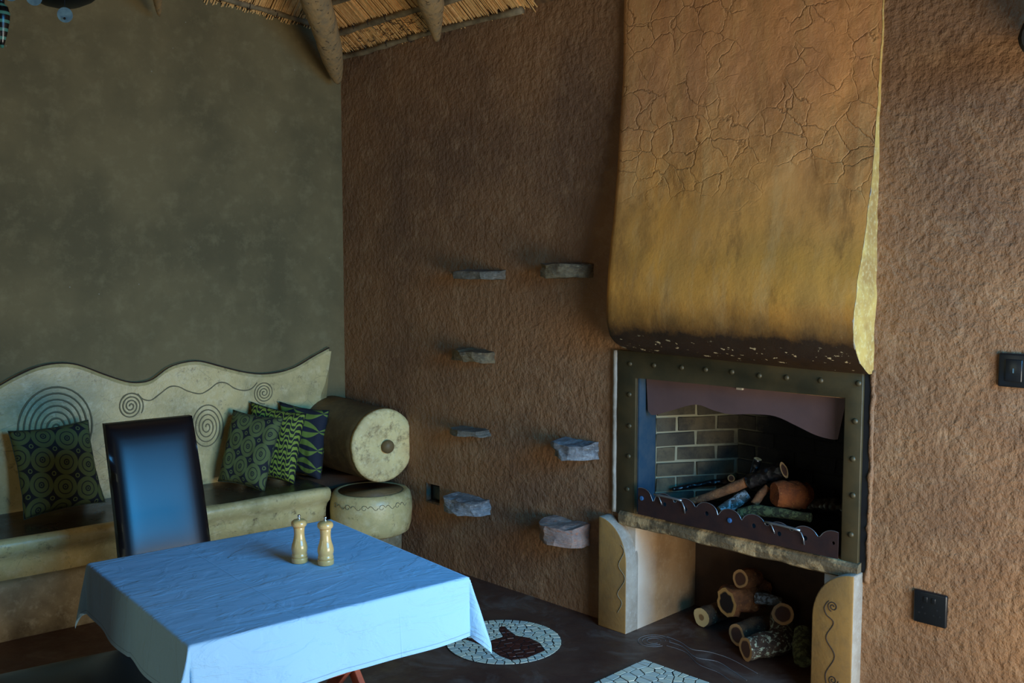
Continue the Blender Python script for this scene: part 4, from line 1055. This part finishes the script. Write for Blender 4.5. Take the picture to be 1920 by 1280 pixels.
def mosaic(lab, cx, cy, rz, hull, motif, sp_ring, seed, n_fill=110):
    rnd = random.Random(seed); T = thing('floor_mosaic', lab, 'mosaic', (cx, cy, 0), rz, 'mosaics set in the floor')
    bm = bmesh.new(); prism(bm, [Vector((a, b, .0005)) for a, b in hull], [Vector((a, b, .003)) for a, b in hull]); obj('grout_bed', bm, MT['grout'], T)
    sites = []
    def ok(p, d): return all((p[0]-s[0])**2+(p[1]-s[1])**2 > d*d for s in sites)
    def ok_far(p, d): return ok(p, d)
    if motif:
        for i in range(len(motif)):
            a, b = motif[i], motif[(i+1) % len(motif)]; L = math.hypot(b[0]-a[0], b[1]-a[1]); k = max(1, round(L/.042)); nx_, ny_ = (b[1]-a[1])/L, -(b[0]-a[0])/L
            for q in range(k):
                t_ = (q+.5)/k; m_ = (a[0]+(b[0]-a[0])*t_, a[1]+(b[1]-a[1])*t_)
                for sg in (1, -1): sites.append((m_[0]+nx_*sg*.011, m_[1]+ny_*sg*.011))
    pairs = len(sites)
    # border pieces
    for i in range(len(hull)):
        a, b = hull[i], hull[(i+1) % len(hull)]; L = math.hypot(b[0]-a[0], b[1]-a[1]); k = max(1, round(L/sp_ring)); nx_, ny_ = (b[1]-a[1])/L, -(b[0]-a[0])/L
        for q in range(k):
            t_ = (q+rnd.uniform(.3, .7))/k; dd = rnd.uniform(.016, .026); p = (a[0]+(b[0]-a[0])*t_-nx_*dd, a[1]+(b[1]-a[1])*t_-ny_*dd)
            if inpoly(p, hull) and ok(p, .016): sites.append(p)
    xs = [p[0] for p in hull]; ys = [p[1] for p in hull]; tries = 0; target = len(sites)+n_fill
    while len(sites) < target and tries < 9000:
        tries += 1; p = (rnd.uniform(min(xs), max(xs)), rnd.uniform(min(ys), max(ys)))
        if inpoly(p, hull) and ok(p, .030): sites.append(p)
    for s, poly in zip(sites, voronoi(sites, hull)):
        if len(poly) < 3: continue
        poly = inset(poly, .0021+rnd.uniform(0, .0012))
        if len(poly) < 3: continue
        red = motif and inpoly(s, motif)
        c_ = (sum(p[0] for p in poly)/len(poly), sum(p[1] for p in poly)/len(poly)); z1 = .0045+rnd.uniform(0, .0008)
        bm = bmesh.new()
        try: prism(bm, [Vector((a-c_[0], b-c_[1], 0)) for a, b in poly], [Vector((c*.97, d*.97, z1-.003)) for c, d in [(a-c_[0], b-c_[1]) for a, b in poly]])
        except Exception: bm.free(); continue
        o = obj('tile', bm, MT['tile_red'] if red else MT['tile_cream'], T); o.location = (c_[0], c_[1], .003)
def circ(r, n=40): return [(r*math.cos(2*math.pi*k/n), r*math.sin(2*math.pi*k/n)) for k in range(n)]
hand = [(-.248, 4.497), (-.172, 4.489), (-.105, 4.457), (-.04, 4.51), (-.062, 4.592), (-.052, 4.683), (-.026, 4.606), (.016, 4.524), (.077, 4.497), (.126, 4.431), (.148, 4.342), (.063, 4.256), (0, 4.233), (-.053, 4.281), (-.113, 4.38), (-.196, 4.457)]
mc = (-.038, 4.458)
# radial tiles: the circle keeps its own order
mosaic('round cream tile mosaic with a dark red hand, on the floor right of the table', mc[0], mc[1], 0, circ(.27), [(a-mc[0], b-mc[1]) for a, b in hand], .040, 3, 60)
mosaic('round cream mosaic mostly hidden below the front edge of the tablecloth', -.645, 4.573, 0, circ(.27), None, .035, 4, 60)
mosaic('cream mosaic partly seen between the near chair and the tablecloth', -1.50, 3.93, 0, circ(.27), None, .035, 6, 60)
f0 = Fr(2.585, 'F', .25); o0 = f0.loc()
sq = [(0, 0), (.56, 0), (.56, -.56), (0, -.56)][::-1]
mosaic('square cream mosaic in front of the log niche at the bottom edge', o0.x, o0.y, AU, sq, None, .055, 5, 105)
# scratched swirl in the floor
T = thing('floor_swirl', 'pale swirl and wave lines scratched into the floor before the niche', 'carving', gp(1225, 1202, 0), 0)
b0_ = gp(1225, 1202, 0)
def scr(pxs, r=.0016):
    P3 = smooth_poly([gp(x, y, .001)-b0_ for x, y in pxs], 6); bm = bmesh.new(); tube(bm, P3, r, 4); obj('scratched_line', bm, MT['scratch'], T)
for rx, ry in ((30, 11), (22, 8), (13, 5)):
    scr([(1226+rx*math.cos(a*math.pi/6+1), 1201+ry*math.sin(a*math.pi/6+1)) for a in range(11)], .0012)
scr([(1250, 1193), (1275, 1203), (1298, 1217), (1330, 1222), (1370, 1235), (1420, 1262)])
scr([(1255, 1203), (1280, 1212), (1305, 1232), (1345, 1240), (1375, 1258), (1400, 1275)])
scr([(1250, 1210), (1285, 1222), (1310, 1245), (1350, 1262), (1380, 1285)], .0012)

# ------------------------------------------------------------------ hanging lamp, top left
def q3(x, y, d): return EYE+ray(x, y)*d
c = q3(122, 12, 3.0)
T = thing('hanging_lamp', 'dark metal hanging lamp with dangling shell discs at the top left', 'lamp', c)
bm = bmesh.new(); lathe(bm, [(.001, 0), (.05, .004), (.10, .02), (.15, .05), (.17, .085), (.165, .087), (.12, .06), (.001, .03)], 40)
o = obj('bowl', bm, MT['lampmetal'], T, smooth=True); o.location = q3(135, 14, 3.0)-c+Vector((-.03, .05, .012)); o.scale = (.72, .72, .8); o.rotation_euler = (R(4), R(-8), 0)
for x, y, rr in ((122, 28, .0225), (64, -4, .023), (180, -20, .0225), (20, -12, .0225)):
    bm = bmesh.new(); lathe(bm, [(.004, 0), (rr*.98, 0), (rr, .0012), (rr*.98, .0024), (.004, .0024)], 28)
    o = obj('shell_disc', bm, MT['disc'], T); o.location = q3(x, y, 2.98)-c; o.rotation_euler = (math.pi/2+R(6), 0, R(10))
    bm = bmesh.new(); p = q3(x, y, 2.98)-c; tube(bm, [p+ZUP*.018, p+ZUP*.12], .0009, 4); obj('wire', bm, MT['lampmetal'], T)
    if y > 0:
        bm = bmesh.new(); lathe(bm, [(.004, 0), (.004, .001)], 10); o = obj('disc_hole', bm, MT['plastic_dark'], T); o.location = q3(122, 35, 2.975)-c+Vector((0, -.003, 0)); o.rotation_euler = (math.pi/2, 0, 0)
p = q3(2, 45, 2.95)-c; bm = bmesh.new()
lathe(bm, [(.004, -.07), (.010, -.05), (.018, -.02), (.024, .01), (.026, .03), (.022, .05), (.012, .058), (.012, .075), (.03, .08), (.05, .09), (.05, .094), (.01, .12)], 24)
o = obj('banded_drop', bm, MT['banded'], T, smooth=True, label='teal banded drop'); o.location = p
bm = bmesh.new(); tube(bm, [p+ZUP*.11, p+ZUP*.45], .003, 6); obj('wire', bm, MT['lampmetal'], T)
bm = bmesh.new(); tube(bm, [Vector((-.02, .02, .03)), Vector((-.02, .02, 1.6))], .005, 6); tube(bm, [p+ZUP*.42, Vector((-.02, .02, .55))], .005, 6); obj('stem', bm, MT['lampmetal'], T)
